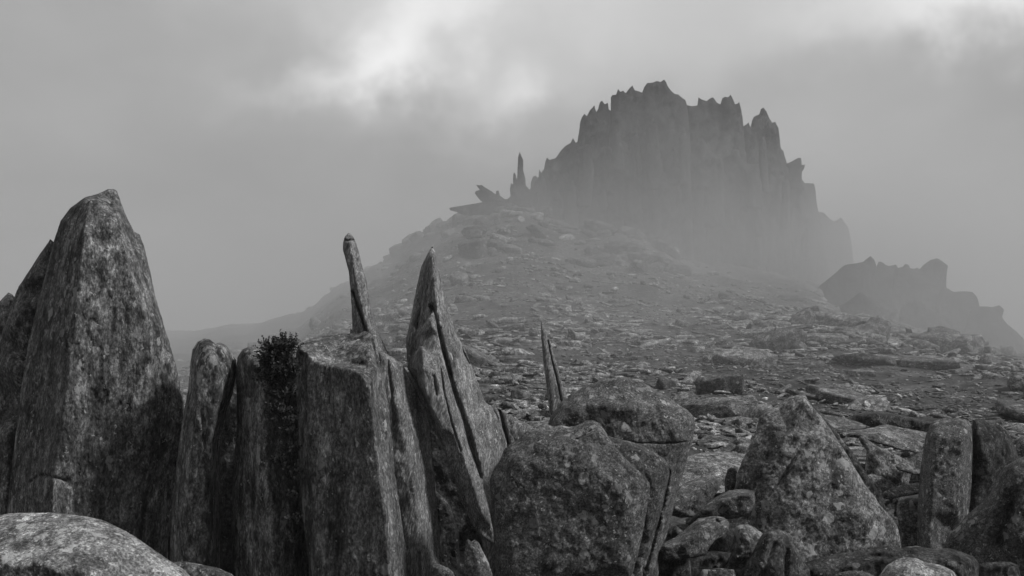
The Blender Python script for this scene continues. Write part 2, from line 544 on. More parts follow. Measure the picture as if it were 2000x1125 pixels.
# ------------------------------------------------------------------ rock builder
def dens(pts, step, amp, seed, closed=True):
    """walk a polyline in small steps and roughen it"""
    res = []
    n = len(pts)
    for i in range(n if closed else n - 1):
        a, b = np.array(pts[i], float), np.array(pts[(i + 1) % n], float)
        L = np.hypot(*(b[:2] - a[:2]))
        k = max(1, int(L / step))
        for j in range(k):
            res.append(a + (b - a) * j / k)
    res = np.array(res)
    if amp > 0:
        nx = np.roll(res, -1, 0)[:, :2] - np.roll(res, 1, 0)[:, :2]
        ln_ = np.hypot(nx[:, 0], nx[:, 1]) + 1e-9
        nrm = np.stack([-nx[:, 1], nx[:, 0]], 1) / ln_[:, None]
        P = np.stack([res[:, 0] / (step * 6), res[:, 1] / (step * 6), np.full(len(res), seed * 1.37)], 1)
        res[:, :2] += nrm * (fbm(P, 4, .6) * amp)[:, None]
    return res


def seg_dist(P, poly, closed=False):
    d = np.full(len(P), 1e9)
    n = len(poly)
    for i in range(n if closed else n - 1):
        a = np.array(poly[i][:2], float); b = np.array(poly[(i + 1) % n][:2], float)
        ab = b - a
        t = np.clip(((P - a) @ ab) / (ab @ ab + 1e-12), 0, 1)
        q = P - a - t[:, None] * ab
        d = np.minimum(d, np.hypot(q[:, 0], q[:, 1]))
    return d


def inside(P, poly):
    x, y = P[:, 0], P[:, 1]
    c = np.zeros(len(P), bool)
    n = len(poly)
    for i in range(n):
        x1, y1 = poly[i][:2]; x2, y2 = poly[(i + 1) % n][:2]
        if y1 == y2:
            continue
        cond = ((y1 > y) != (y2 > y)) & (x < (x2 - x1) * (y - y1) / (y2 - y1) + x1)
        c ^= cond
    return c


def interp_facets(P, outline, feats, ridges):
    pts = [tuple(p[:2]) for p in outline]
    dv = [p[2] for p in outline]
    edges = []
    for f in feats:
        pts.append((f[0], f[1])); dv.append(f[2])
    for r in ridges:
        base = len(pts)
        for k, q in enumerate(r):
            pts.append((q[0], q[1])); dv.append(q[2])
            if k:
                edges.append((base + k - 1, base + k))
    vs, es, fs, ov, oe, of = delaunay_2d_cdt([Vector(p) for p in pts], edges, [list(range(len(outline)))], 0, 1e-4)
    dd = []
    for k, v in enumerate(vs):
        dd.append(dv[ov[k][0]] if ov[k] else None)
    # verts created by crossings: nearest known value
    for k in range(len(dd)):
        if dd[k] is None:
            j = min(range(len(pts)), key=lambda q: (pts[q][0] - vs[k].x) ** 2 + (pts[q][1] - vs[k].y) ** 2)
            dd[k] = dv[j]
    res = np.full(len(P), np.nan)
    for f in fs:
        a, b, c = [np.array(vs[i][:]) for i in f[:3]]
        den = (b[1] - c[1]) * (a[0] - c[0]) + (c[0] - b[0]) * (a[1] - c[1])
        if abs(den) < 1e-9:
            continue
        w0 = ((b[1] - c[1]) * (P[:, 0] - c[0]) + (c[0] - b[0]) * (P[:, 1] - c[1])) / den
        w1 = ((c[1] - a[1]) * (P[:, 0] - c[0]) + (a[0] - c[0]) * (P[:, 1] - c[1])) / den
        w2 = 1 - w0 - w1
        m = (w0 > -1e-6) & (w1 > -1e-6) & (w2 > -1e-6)
        res[m] = (w0 * dd[f[0]] + w1 * dd[f[1]] + w2 * dd[f[2]])[m]
    bad = np.isnan(res)
    if bad.any():
        A = np.array([p[:2] for p in outline])
        od = np.array([p[2] for p in outline])
        for i in np.where(bad)[0]:
            res[i] = od[np.argmin(((A - P[i]) ** 2).sum(1))]
    return res


def prof(s, R):
    q = 1 - np.clip(s / R, 0, 1)
    return 1 - np.sqrt(np.maximum(1 - q * q, 0))


_seed = [0]


def rock_mesh(name, D, outline, feats=(), ridges=(), cracks=(), edge=0, R=16, thick=120, mat=None, step=3.7,
              rough=1.0, jag=1.6, lump=5.0, gr=(1, 1), tilt=0.0, sink=.12, groundrow=1190, smooth=2, cols=0):
    """a rock from its outline (photo pixels at distance D) and the depths of its ridges; returns mesh + base point"""
    _seed[0] += 1
    sd = _seed[0]
    s = D / F
    uc = np.mean([p[0] for p in outline])
    zg = gz((uc - 1000) * s, D)
    # row where the ground lies at this distance
    tb = (zg - sink) / D
    yc = (tb * CP - SP) / (CP + tb * SP)
    vg = 562.5 - yc * F
    ol = []
    for p in outline:
        u, v = p[0], p[1]
        if v >= groundrow:
            v = max(vg, 1150)
        ol.append((u, v, p[2] if len(p) > 2 else edge))
    O = dens(ol, step, jag, sd)
    Op = O[:, :2]
    lo, hi = Op.min(0), Op.max(0)
    # interior points, finer inside the picture
    def grid(stp, jit):
        gx, gy = np.meshgrid(np.arange(lo[0] + stp * .5, hi[0], stp), np.arange(lo[1] + stp * .5, hi[1], stp))
        gx = gx + (np.arange(gx.shape[0]) % 2)[:, None] * stp * .5
        G = np.stack([gx.ravel(), gy.ravel()], 1)
        G += np.random.RandomState(sd).uniform(-jit, jit, G.shape) * stp
        G = G[inside(G, Op)]
        dd = seg_dist(G, Op, True)
        return G[dd > stp * .45], dd[dd > stp * .45]
    G, dG = grid(step, .18)
    keep = (G[:, 1] < 1150) | (np.random.RandomState(sd + 5).rand(len(G)) < .12)
    G, dG = G[keep], dG[keep]
    cpl = []
    for cr in cracks:
        pl2 = dens([(p[0], p[1], 0) for p in cr[0]], step * .8, step * .45, sd + 3, closed=False)
        pl2 = np.vstack([pl2, [cr[0][-1][0], cr[0][-1][1], 0]])
        cpl.append(pl2)
        near = seg_dist(G, pl2) < max(cr[1] * 1.5, step * .9)
        G, dG = G[~near], dG[~near]
        tg = np.roll(pl2, -1, 0)[:, :2] - pl2[:, :2]; tg[-1] = tg[-2]
        nr_ = np.stack([-tg[:, 1], tg[:, 0]], 1) / (np.hypot(tg[:, 0], tg[:, 1]) + 1e-9)[:, None]
        ext = np.vstack([pl2[:, :2] + nr_ * k * cr[1] for k in (0, .55, -.55, 1.15, -1.15)])
        ext = ext[inside(ext, Op)]
        de = seg_dist(ext, Op, True)
        ok = de > 1.2
        G, dG = np.vstack([G, ext[ok]]), np.concatenate([dG, de[ok]])
    B, dB = grid(step * 4.5, .15)
    rg_ = dG < step * 2.0
    B, dB = np.vstack([B, G[rg_]]), np.concatenate([dB, dG[rg_]])
    nO = len(O)

    def tri(Gp):
        pts = [Vector(p) for p in np.vstack([Op, Gp])]
        vs, es, fs, ov, oe, of = delaunay_2d_cdt(pts, [], [list(range(nO))], 1, 1e-5)
        mp_ = [o[0] if o else -1 for o in ov]
        res = [[mp_[i] for i in f] for f in fs]
        return np.array([f for f in res if len(f) == 3 and min(f) >= 0 and len(set(f)) == 3], int).reshape(-1, 3)
    TF = tri(G)
    TB = tri(B)
    allp = np.vstack([Op, G])
    dep = interp_facets(allp, ol, feats, ridges)
    out_ = ~inside(allp, [q[:2] for q in ol])
    for q in np.where(out_)[0]:
        dep[q] = O[np.argmin(((Op - allp[q]) ** 2).sum(1)), 2]
    dep[:nO] = O[:, 2]
    dist = np.concatenate([np.zeros(nO), dG])
    # soften facets a little
    if smooth:
        for _ in range(smooth):
            acc = np.zeros(len(dep)); cnt = np.zeros(len(dep))
            for a, b in ((0, 1), (1, 2), (2, 0)):
                np.add.at(acc, TF[:, a], dep[TF[:, b]]); np.add.at(cnt, TF[:, a], 1)
                np.add.at(acc, TF[:, b], dep[TF[:, a]]); np.add.at(cnt, TF[:, b], 1)
            nd = np.where(cnt > 0, acc / np.maximum(cnt, 1), dep)
            nd[:nO] = dep[:nO]
            dep = nd
    fr = dep - prof(dist, R) * R
    # relief: lumps, chips and fine roughness (px)
    Q = np.stack([allp[:, 0] * gr[0], allp[:, 1] * gr[1], dep * .5], 1)
    if tilt:
        c_, s_ = math.cos(tilt), math.sin(tilt)
        Q = np.stack([(allp[:, 0] * c_ + allp[:, 1] * s_) * gr[0], (-allp[:, 0] * s_ + allp[:, 1] * c_) * gr[1], dep * .5], 1)
    Q[:, 2] += sd * 91.7
    w = np.clip(dist / (R * .8), .4, 1)
    rel = fbm(Q / 90, 2) * lump * 1.0 + fbm(Q / 30 + 5, 4, .6) * 2.4 * rough + fbm(Q / 10 + 11, 3, .65, True) * 2.4 * rough
    # stepped cleavage chips
    st = fbm(Q / 45 + 3, 4, .55)
    rel += (np.clip((st - .12) / .03, 0, 1) * 3.2 - np.clip((-st - .16) / .03, 0, 1) * 3.4) * rough
    fr = fr + rel * w
    if not cols:   # angular planes: a few flat splits cut into the face
        rr_ = np.random.RandomState(sd + 77)
        ext = hi - lo
        for _ in range(int(5 * rough + 3)):
            c0 = lo + ext * rr_.uniform(.1, .9, 2)
            an = rr_.uniform(0, 2 * math.pi)
            sl = rr_.uniform(.12, .4)
            dv_ = (allp[:, 0] - c0[0]) * math.cos(an) * (1.6 if gr[1] < .7 else 1) + (allp[:, 1] - c0[1]) * math.sin(an) * (.35 if gr[1] < .7 else 1)
            k_ = min(ext) * .16
            fr = fr - np.clip(dv_ * sl, 0, k_ * .3) * .4
    if cols:       # vertical joints on far crags
        wx = allp[:, 0] + fbm(np.stack([allp[:, 0] / 60, allp[:, 1] / 90, np.full(len(allp), sd)], 1), 3) * cols * 2.6
        for cw, chh, am in ((cols * 2.3, cols * 5.0, 1.1), (cols, cols * 2.4, .6)):
            ph = wx / cw
            cell = np.floor(ph)
            h0 = np.modf(np.abs(np.sin(cell * 12.9898 + sd) * 43758.5453))[0]
            rw = allp[:, 1] / (chh * (.6 + h0)) + h0 * 7 + wx / (cw * 9)
            row = np.floor(rw)
            h1_ = np.modf(np.abs(np.sin(cell * 12.9898 + row * 78.233 + sd) * 43758.5453))[0]
            fr = fr + (h1_ - .5) * cw * am * .7 * w
            fr = fr - np.exp(-((np.minimum(ph - cell, cell + 1 - ph)) * cw / 2.5) ** 2) * cw * .35 * w
            # every block leans out a little towards its foot
            fr = fr + (rw - row) * cw * .35 * w
    for cr, pl2 in zip(cracks, cpl):
        cd = seg_dist(allp, pl2)
        fr = fr - cr[2] * (2.6 if cr[1] < 4 else 1.5) * (1 if cr[1] > 1.9 else .6) * np.exp(-(cd / (cr[1] * .8)) ** 2)
    # to space: each point at its own distance
    Ry = D - fr * s
    bd = -thick * np.sqrt(np.maximum(1 - (1 - np.clip(dB / (min(hi[0] - lo[0], hi[1] - lo[1]) * .38), 0, 1)) ** 2.4, 0))
    idw = 1.0 / (((B[:, None, :] - Op[None, ::2, :]) ** 2).sum(2) + 4.0) ** 1.5
    bd = bd + (idw @ fr[:nO:2]) / idw.sum(1)
    for i0_ in range(0, len(B), 200):      # the back never comes through the front
        dd_ = ((B[i0_:i0_ + 200, None, :] - allp[None, :, :]) ** 2).sum(2)
        nn_ = np.argpartition(dd_, 6, axis=1)[:, :6]
        bd[i0_:i0_ + 200] = np.minimum(bd[i0_:i0_ + 200], fr[nn_].min(1) - 8 - .25 * np.minimum(dB[i0_:i0_ + 200], thick))
    By = D - bd * s

    def space(p, y):
        xc = (p[:, 0] - 1000) / F; yc = (562.5 - p[:, 1]) / F
        k = y / (CP - yc * SP)
        return np.stack([xc * k, y, (SP + yc * CP) * k], 1)
    V = np.vstack([space(allp, Ry), space(B, By)])
    nF = len(allp)
    TBm = np.where(TB < nO, TB, TB - nO + nF)
    # orient: front faces towards -y
    def orient(T, sign):
        if not len(T):
            return T
        a, b, c = V[T[:, 0]], V[T[:, 1]], V[T[:, 2]]
        fc = (np.cross(b - a, c - a) * a).sum(1)      # against the line of sight
        fl = (fc * sign) < 0
        T = T.copy(); T[fl] = T[fl][:, ::-1]
        return T
    T = np.vstack([orient(TF, -1), orient(TBm, 1)])
    base = np.array([(uc - 1000) * s, D, V[:, 2].min()])
    base[2] = max(V[:, 2].min(), zg) if zg < V[:, 2].max() else V[:, 2].min()
    V = V - base
    me = new_mesh(name, V, T, mat, mat is not M_TOR and mat is not M_BLOCK)
    return me, tuple(base)


def rock(name, cat, label, D, outline, group=None, parent=None, **kw):
    me, base = rock_mesh(name, D, outline, **kw)
    if parent is not None:
        base = tuple(np.array(base) - np.array(parent.location))
    o = link(name, me, parent, base)
    if parent is None:
        tag(o, label, cat, group)
    elif label:
        o['label'] = label
    return o

# ------------------------------------------------------------------ the standing stones of the foreground
BOT = 1290
G_L = 'tall stones standing at the left edge'
rock('standing_stone', 'rock', 'tall broad pointed stone with a facet edge down its face, biggest of the foreground', 5.0,
     [(222, 369, -66), (229, 373, -62), (236, 395, -56), (250, 430, -50), (262, 452, -56), (273, 458, -66), (281, 480, -64), (292, 525, -58),
      (305, 585, -54), (325, 650, -52), (343, 710, -50), (356, 765, -60), (361, 800, -70), (359, 850, -80), (350, 910, -95), (338, 980, -100),
      (328, 1060, -100), (322, BOT, -100), (0, BOT, -20), (14, 1000, -20), (24, 900, -20), (34, 820, -20), (44, 740, -20), (56, 670, -20),
      (72, 600, -20), (90, 530, -20), (103, 478, -20), (110, 455, -20), (118, 432, -20), (138, 405, -34), (165, 386, -44), (192, 378, -54), (210, 370, -62)],
     ridges=[[(176, 392, 10), (168, 430, 36), (162, 480, 48), (156, 540, 58), (150, 610, 66), (138, 690, 74), (128, 780, 80), (108, 900, 84), (96, 1100, 84)],
             [(232, 440, 6), (250, 520, 22), (274, 600, 24), (292, 700, 16), (290, 800, 4), (274, 920, -6), (262, 1100, -10)]],
     cracks=[([(60, 940), (85, 928), (130, 938)], 4, 7), ([(78, 850), (72, 930)], 4, 5)],
     R=8, thick=200, mat=M_COL, gr=(1, .45), rough=1.1, lump=5, smooth=0)
rock('standing_stone', 'rock', 'thin slab leaning close behind the biggest stone on its left', 5.3,
     [(98, 467), (105, 472), (107, 485), (104, 510), (95, 560), (85, 620), (75, 700), (60, 800), (50, 900), (45, BOT), (-60, BOT), (-60, 800), (-20, 720),
      (0, 660), (14, 621), (27, 585), (36, 560), (53, 535), (71, 507), (84, 488)],
     feats=[(80, 540, 26), (50, 620, 34), (30, 720, 40), (15, 850, 46), (10, 1000, 46)], R=16, thick=110, mat=M_COL, gr=(1, .45), lump=6)
rock('standing_stone', 'rock', 'small dark tip of stone at the far left edge behind the leaning slab', 5.6,
     [(16, 571), (24, 575), (30, 584), (30, 620), (20, 680), (0, 760), (-10, BOT), (-130, BOT), (-130, 760), (-60, 660), (-20, 610), (0, 588)],
     feats=[(0, 640, 26), (-30, 720, 34)], R=14, thick=90, mat=M_COL, gr=(1, .45))
rock('standing_stone', 'rock', 'narrow round topped column with two lobes right of the biggest stone', 4.75,
     [(400, 661, -10), (410, 663, -10), (421, 671, -8), (430, 669, -12), (441, 674, -16), (452, 688, -24), (461, 704, -30), (461, 730, -34), (454, 770, -54), (444, 800, -60),
      (433, 850, -80), (429, 900, -80), (430, 1000, -80), (428, BOT, -80), (330, BOT, -20), (332, 1030, -20), (338, 970, -20), (345, 910, -20), (350, 860, -20),
      (358, 810, -20), (368, 760, -20), (371, 715, -20), (376, 683, -20), (386, 666, -16)],
     ridges=[[(418, 690, 20), (430, 740, 30), (428, 800, 26), (415, 860, 30), (412, 930, 34), (408, 1100, 34)], [(385, 720, 20), (380, 820, 26), (368, 920, 28), (360, 1100, 28)]],
     cracks=[([(418, 672), (424, 690), (430, 705)], 5, 7), ([(396, 800), (400, 860), (405, 900)], 5, 6)], R=34, thick=110, mat=M_COL, gr=(1, .5), lump=6, smooth=3)
rock('standing_stone', 'rock', 'column with the low bush growing over its shoulder', 4.7,
     [(486, 677, -10), (498, 679, -10), (508, 686, -10), (530, 692, -10), (560, 690, -16), (578, 700, -24), (588, 760, -30), (592, 900, -30), (606, BOT, -30), (452, BOT, -70),
      (452, 1030, -70), (454, 960, -70), (458, 890, -70), (462, 830, -60), (462, 770, -50), (461, 720, -30), (464, 698, -20), (474, 682, -16)],
     ridges=[[(500, 720, 24), (510, 800, 34), (520, 900, 40), (530, 1000, 44), (536, 1120, 44)], [(545, 720, 6), (548, 800, -10), (560, 900, -14), (580, 1000, -16)]],
     cracks=[([(560, 720), (564, 800), (570, 900), (582, 1000), (592, 1125)], 9, 40)],
     R=30, thick=120, mat=M_COL, gr=(1, .5), lump=6, smooth=2)
rock('standing_stone', 'rock', 'broad block with a hollowed top and a sharp corner edge, centre left', 4.55,
     [(582, 673, 10), (600, 664, -20), (618, 659, -60), (650, 652, -80), (676, 651, -80), (700, 652, -70), (712, 647, -60), (722, 648, -40), (731, 665, -10), (738, 685, 0), (744, 715, 0),
      (752, 760, 0), (760, 800, 10), (766, 860, 20), (771, 925, 20), (782, 1000, 20), (790, 1060, 20), (798, 1125, 20), (802, BOT, 20), (612, BOT, 10), (603, 1100, 10),
      (590, 1000, 10), (584, 900, 0), (582, 820, 0), (577, 750, 0), (576, 700, 0)],
     ridges=[[(584, 682, 34), (602, 692, 44), (620, 709, 56), (642, 717, 66), (668, 719, 74), (694, 725, 84), (710, 735, 88), (722, 752, 92), (726, 800, 96), (733, 870, 98), (742, 940, 98), (752, 1020, 96), (760, 1120, 96), (764, 1250, 96)],
             [(642, 722, 62), (646, 800, 62), (652, 900, 70), (655, 1100, 74)],
             [(600, 720, 48), (604, 850, 56), (612, 1000, 60), (625, 1200, 60)]],
     feats=[(630, 690, 14), (650, 700, 18), (680, 706, 22), (706, 712, 34), (620, 672, -10), (655, 668, -24), (690, 675, -14), (715, 680, 10), (724, 700, 34), (732, 730, 60)],
     cracks=[([(724, 655), (735, 700), (745, 760)], 3, 3), ([(641, 725), (645, 800), (652, 840), (664, 870)], 6, 6), ([(655, 708), (690, 712), (712, 710)], 5, 8)],
     R=6, thick=230, mat=M_COL, gr=(1, .5), lump=3, smooth=0, rough=1.0)
rock('standing_slab', 'rock', 'lit grained slab against the right side of the hollow topped block, split by a crack', 4.7,
     [(738, 684, 50), (752, 690, 40), (770, 700, 20), (788, 714, 0), (800, 735, -20), (814, 765, -30), (830, 800, -40), (839, 835, -44), (842, 880, -46), (848, 930, -50), (855, 1000, -50),
      (860, 1060, -50), (866, 1125, -50), (872, BOT, -50), (785, BOT, 30), (770, 1000, 30), (752, 860, 40), (738, 760, 50)],
     ridges=[[(768, 720, 48), (782, 800, 50), (800, 900, 46), (815, 1000, 40), (825, 1120, 36)]],
     cracks=[([(757, 700), (764, 760), (770, 830)], 3, 4), ([(818, 1080), (822, 1140)], 3, 4)],
     R=5, thick=170, mat=M_GRAIN, gr=(1, .28), tilt=-.1, lump=3, rough=1.1)

rock('stone_finger', 'rock', 'slim leaning stone finger with a broken dark tip rising behind the block', 5.3,
     [(677, 458, -16), (681, 454, -18), (688, 459, -16), (691, 464, -10), (696, 476), (701, 492), (705, 512), (711, 530), (716, 548), (719, 570), (725, 600), (732, 628), (742, 655), (752, 676), (760, 694),
      (764, 730), (760, 900), (755, BOT), (690, BOT), (686, 1000), (686, 700), (688, 640), (687, 600), (684, 560), (681, 530), (675, 508), (670, 490), (670, 474), (673, 464)],
     ridges=[[(684, 472, 12), (688, 500, 26), (693, 540, 34), (702, 580, 36), (714, 630, 34), (728, 680, 34), (735, 900, 34)]],
     cracks=[([(690, 570), (698, 595), (707, 620), (716, 650)], 3.5, 12), ([(672, 468), (680, 470), (690, 468)], 2.5, 5)],
     R=5, thick=55, mat=M_GRAIN, gr=(1, .35), tilt=-.2, lump=2, step=3.4, jag=1.3, smooth=0)
rock('stone_splinter', 'rock', 'tiny dark splinter at the foot of the leaning stone finger', 5.2,
     [(685, 640), (688, 648), (690, 660), (692, 720), (690, BOT), (680, BOT), (681, 700), (683, 655)], R=4, thick=10, mat=M_DARK, step=4, jag=.5, lump=1)

# the pair of leaning blades right of the block
rock('pointed_stone', 'rock', 'tallest sharp pointed blade, right of centre left, standing behind a narrower one', 5.3,
     [(844, 481, -30), (849, 492, -24), (853, 510, -14), (859, 535, -18), (866, 560, -22), (871, 585, -24), (879, 615, -26), (889, 645, -28), (897, 662, -30), (903, 672, -30), (911, 690, -30), (922, 715, -30),
      (936, 755, -30), (945, 780, -30), (962, 798, -30), (974, 820, -30), (984, 845, -30), (990, 865, -34), (992, 900, -34), (985, 960, -34), (980, BOT, -34), (955, BOT, -20), (944, 1064, -20), (905, 985, -20), (868, 885, -20), (845, 830, -20), (815, 780, -20),
      (796, 720, -20), (794, 685, -20), (793, 660, -20), (799, 635, -20), (805, 606, -20), (811, 575, -20), (816, 550, -20), (822, 522, -18), (833, 500, -10)],
     ridges=[[(845, 500, 20), (848, 540, 36), (850, 570, 44), (852, 610, 48), (862, 680, 52), (880, 750, 56), (905, 830, 58), (930, 900, 58), (950, 1000, 54)]],
     cracks=[([(845, 600), (856, 650), (870, 700), (884, 760), (900, 800), (918, 860), (936, 930)], 6, 24), ([(897, 660), (906, 690), (916, 710)], 2.5, 6),
             ([(812, 560), (822, 600), (815, 640)], 3, 4)],
     R=5, thick=110, mat=M_GRAIN, gr=(1, .28), tilt=-.3, lump=2, jag=1.7, rough=.9, step=3.6, smooth=0)
rock('pointed_stone', 'rock', 'narrower blade in the middle of the leaning group, lapped against the tallest one', 5.0,
     [(846, 606), (850, 622), (855, 650), (863, 688), (872, 720), (884, 765), (897, 805), (908, 845), (920, 885), (934, 930), (948, 975), (960, 1020), (966, 1062), (958, BOT), (950, BOT), (942, 1050), (900, 980), (868, 880),
      (845, 810), (830, 740), (820, 700), (814, 680), (816, 655), (828, 632), (838, 618)],
     feats=[(844, 640, 20), (848, 700, 28), (864, 760, 30), (880, 820, 32), (900, 880, 32), (925, 950, 26)],
     R=4, thick=45, mat=M_GRAIN, gr=(1, .28), tilt=-.3, lump=2, jag=1.4, rough=.9, step=3.6, smooth=0)
rock('pointed_stone', 'rock', 'lowest and foremost blade of the leaning group with white lichen streaks', 4.7,
     [(824, 673, 0), (832, 684, -6), (842, 691, -8), (856, 697, -10), (866, 722, -10), (877, 752, -10), (889, 790, -10), (902, 832, -10), (914, 866, -10), (928, 905, -10), (942, 945, -10), (954, 990, -10),
      (962, 1030, -10), (967, 1066, -10), (952, 1056, -10), (936, 1044, -10), (926, 1032, -8), (912, 1000, -6), (898, 960, -6), (884, 920, -6), (872, 893, -6), (862, 858, -6), (852, 830, -10), (842, 808, -20), (830, 782, -30),
      (814, 752, -34), (798, 720, -34), (801, 702, -30), (811, 688, -20)],
     ridges=[[(824, 684, 18), (826, 720, 26), (829, 760, 28), (842, 796, 26), (860, 836, 22)], [(850, 730, 20), (870, 790, 22), (890, 850, 20), (915, 920, 18), (940, 1000, 14)]],
     cracks=[([(848, 735), (853, 770)], 2.5, 4), ([(858, 700), (866, 760), (880, 820), (900, 880)], 2.5, 5)],
     R=3, thick=40, mat=M_GRAIN, gr=(1, .25), tilt=-.35, lump=1.5, jag=1.2, rough=.8, step=3.4, smooth=0)
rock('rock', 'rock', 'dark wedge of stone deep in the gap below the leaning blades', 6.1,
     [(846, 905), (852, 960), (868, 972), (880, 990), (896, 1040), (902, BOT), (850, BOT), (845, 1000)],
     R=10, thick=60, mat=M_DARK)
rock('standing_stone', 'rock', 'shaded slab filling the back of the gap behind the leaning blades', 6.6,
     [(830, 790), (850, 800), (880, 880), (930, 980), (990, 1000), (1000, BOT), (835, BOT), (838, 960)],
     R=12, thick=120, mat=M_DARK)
rock('rock', 'rock', 'small two pronged pale edged stone standing in the gap at the bottom edge', 4.2,
     [(910, 1056), (914, 1052), (920, 1058), (927, 1054), (935, 1060), (944, 1078), (955, 1100), (963, 1128), (968, BOT), (902, BOT), (906, 1095)],
     ridges=[[(924, 1070, 14), (936, 1100, 20), (944, 1150, 22)]], R=7, thick=40, mat=M_CRUST, step=3.4, lump=2)
rock('rock', 'rock', 'low blunt stone at the bottom edge beside the grained slab', 4.1,
     [(843, 1104), (858, 1102), (874, 1108), (886, 1118), (893, 1140), (896, BOT), (838, BOT), (840, 1120)],
     R=12, thick=50, mat=M_CRUST, step=3.4, lump=2)
rock('rock', 'rock', 'split stump of stone between the tall blade and the round boulder', 5.6,
     [(962, 795), (975, 798), (986, 806), (1000, 812), (1012, 820), (1026, 826), (1040, 832), (1050, 850), (1050, BOT), (960, BOT), (965, 900), (975, 850)],
     ridges=[[(982, 830, 16), (995, 870, 20), (1000, 960, 20)]], cracks=[([(976, 802), (984, 830), (992, 868)], 3.5, 14)],
     R=9, thick=70, mat=M_GRAIN, gr=(1, .3), tilt=-.3)
rock('stone_splinter', 'rock', 'thin upright splinter with a dark split, alone behind the round boulder', 6.0,
     [(1057, 626), (1061, 636), (1066, 650), (1070, 664), (1073, 657), (1076, 672), (1082, 695), (1090, 720), (1097, 745), (1105, 768), (1112, 785), (1112, BOT), (1080, BOT), (1074, 810), (1070, 780), (1066, 745),
      (1061, 705), (1058, 670), (1056, 645)],
     ridges=[[(1060, 650, 4), (1066, 700, 10), (1074, 760, 14), (1082, 820, 14)]],
     cracks=[([(1070, 664), (1077, 700), (1086, 735), (1096, 782)], 1.5, 8)],
     R=4, thick=26, mat=M_GRAIN, gr=(1, .25), tilt=-.15, lump=1.5, rough=.6, jag=.8, step=2.8)

# the round boulder: three layers that lie one behind the other
rock('boulder', 'boulder', 'front slab of the layered boulder, flat dark face with one pale lichen ring', 4.3,
     [(1160, 821, -20), (1172, 826, -20), (1181, 840, -14), (1190, 856, -8), (1206, 878, 0), (1222, 896, 4), (1240, 914, 6), (1258, 928, 6), (1269, 944, 4), (1270, 960, 2), (1264, 990, 0), (1256, 1040, 0), (1244, 1090, 0),
      (1232, 1130, 0), (1226, BOT, 0), (974, BOT, -20), (968, 1110, -20), (965, 1060, -20), (962, 1010, -20), (957, 960, -20), (956, 938, -20), (964, 916, -20), (978, 896, -20), (984, 880, -24), (994, 869, -28), (1010, 860, -32),
      (1028, 842, -40), (1044, 836, -50), (1062, 826, -60), (1080, 833, -56), (1096, 830, -50), (1112, 834, -44), (1128, 830, -34), (1145, 822, -26)],
     ridges=[[(1000, 900, 20), (990, 960, 30), (994, 1040, 34), (1004, 1150, 34)], [(1040, 872, 10), (1080, 866, 14), (1130, 856, 12), (1158, 846, 10)],
             [(1070, 920, 40), (1140, 920, 44), (1210, 950, 40), (1230, 1000, 36), (1215, 1100, 36)]],
     cracks=[([(1128, 858), (1145, 848), (1160, 838)], 3, 3)],
     R=9, thick=70, mat=M_CRUST, lump=3, rough=1.0, jag=2.0, smooth=1)
rock('boulder', 'boulder', 'middle slab of the layered boulder with a rounded upper corner', 4.5,
     [(1182, 850, -10), (1205, 856, -10), (1230, 862, -6), (1254, 870, -2), (1276, 882, 2), (1297, 896, 4), (1307, 910, 4), (1307, 930, 2), (1300, 960, 0), (1294, 990, 0), (1284, 1025, 0), (1270, 1065, 0), (1256, 1110, 0),
      (1246, BOT, 0), (1170, BOT, 0), (1160, 1000, 0), (1165, 880, -6)],
     feats=[(1230, 900, 26), (1270, 920, 26), (1284, 960, 22), (1265, 1010, 22)], R=14, thick=40, mat=M_CRUST, lump=4)
rock('boulder', 'boulder', 'big domed rear block of the layered boulder with a thin level crack', 4.8,
     [(1196, 738, -60), (1214, 737, -60), (1232, 740, -60), (1252, 745, -56), (1272, 756, -50), (1292, 767, -44), (1312, 780, -36), (1328, 792, -30), (1342, 800, -24), (1355, 814, -20), (1358, 832, -20), (1354, 856, -20),
      (1347, 880, -20), (1338, 912, -20), (1328, 945, -20), (1318, 980, -20), (1310, 1015, -20), (1300, 1050, -20), (1288, 1090, -20), (1276, BOT, -20), (1080, BOT, -20), (1066, 900, -20), (1062, 850, -30), (1072, 822, -40),
      (1080, 806, -46), (1094, 790, -50), (1108, 778, -54), (1124, 766, -56), (1140, 754, -58), (1160, 748, -60), (1178, 741, -60)],
     ridges=[[(1090, 830, 20), (1120, 800, 14), (1160, 790, 14), (1220, 790, 16), (1280, 808, 18), (1320, 826, 14)],
             [(1330, 860, 16), (1310, 930, 26), (1290, 1000, 30), (1270, 1100, 30)]],
     cracks=[([(1215, 863), (1250, 865), (1300, 866), (1340, 862)], 1.8, 6), ([(1306, 920), (1300, 960), (1284, 1030), (1262, 1110)], 4, 12)],
     R=16, thick=150, mat=M_CRUST, lump=5, rough=1.1, jag=2.0)

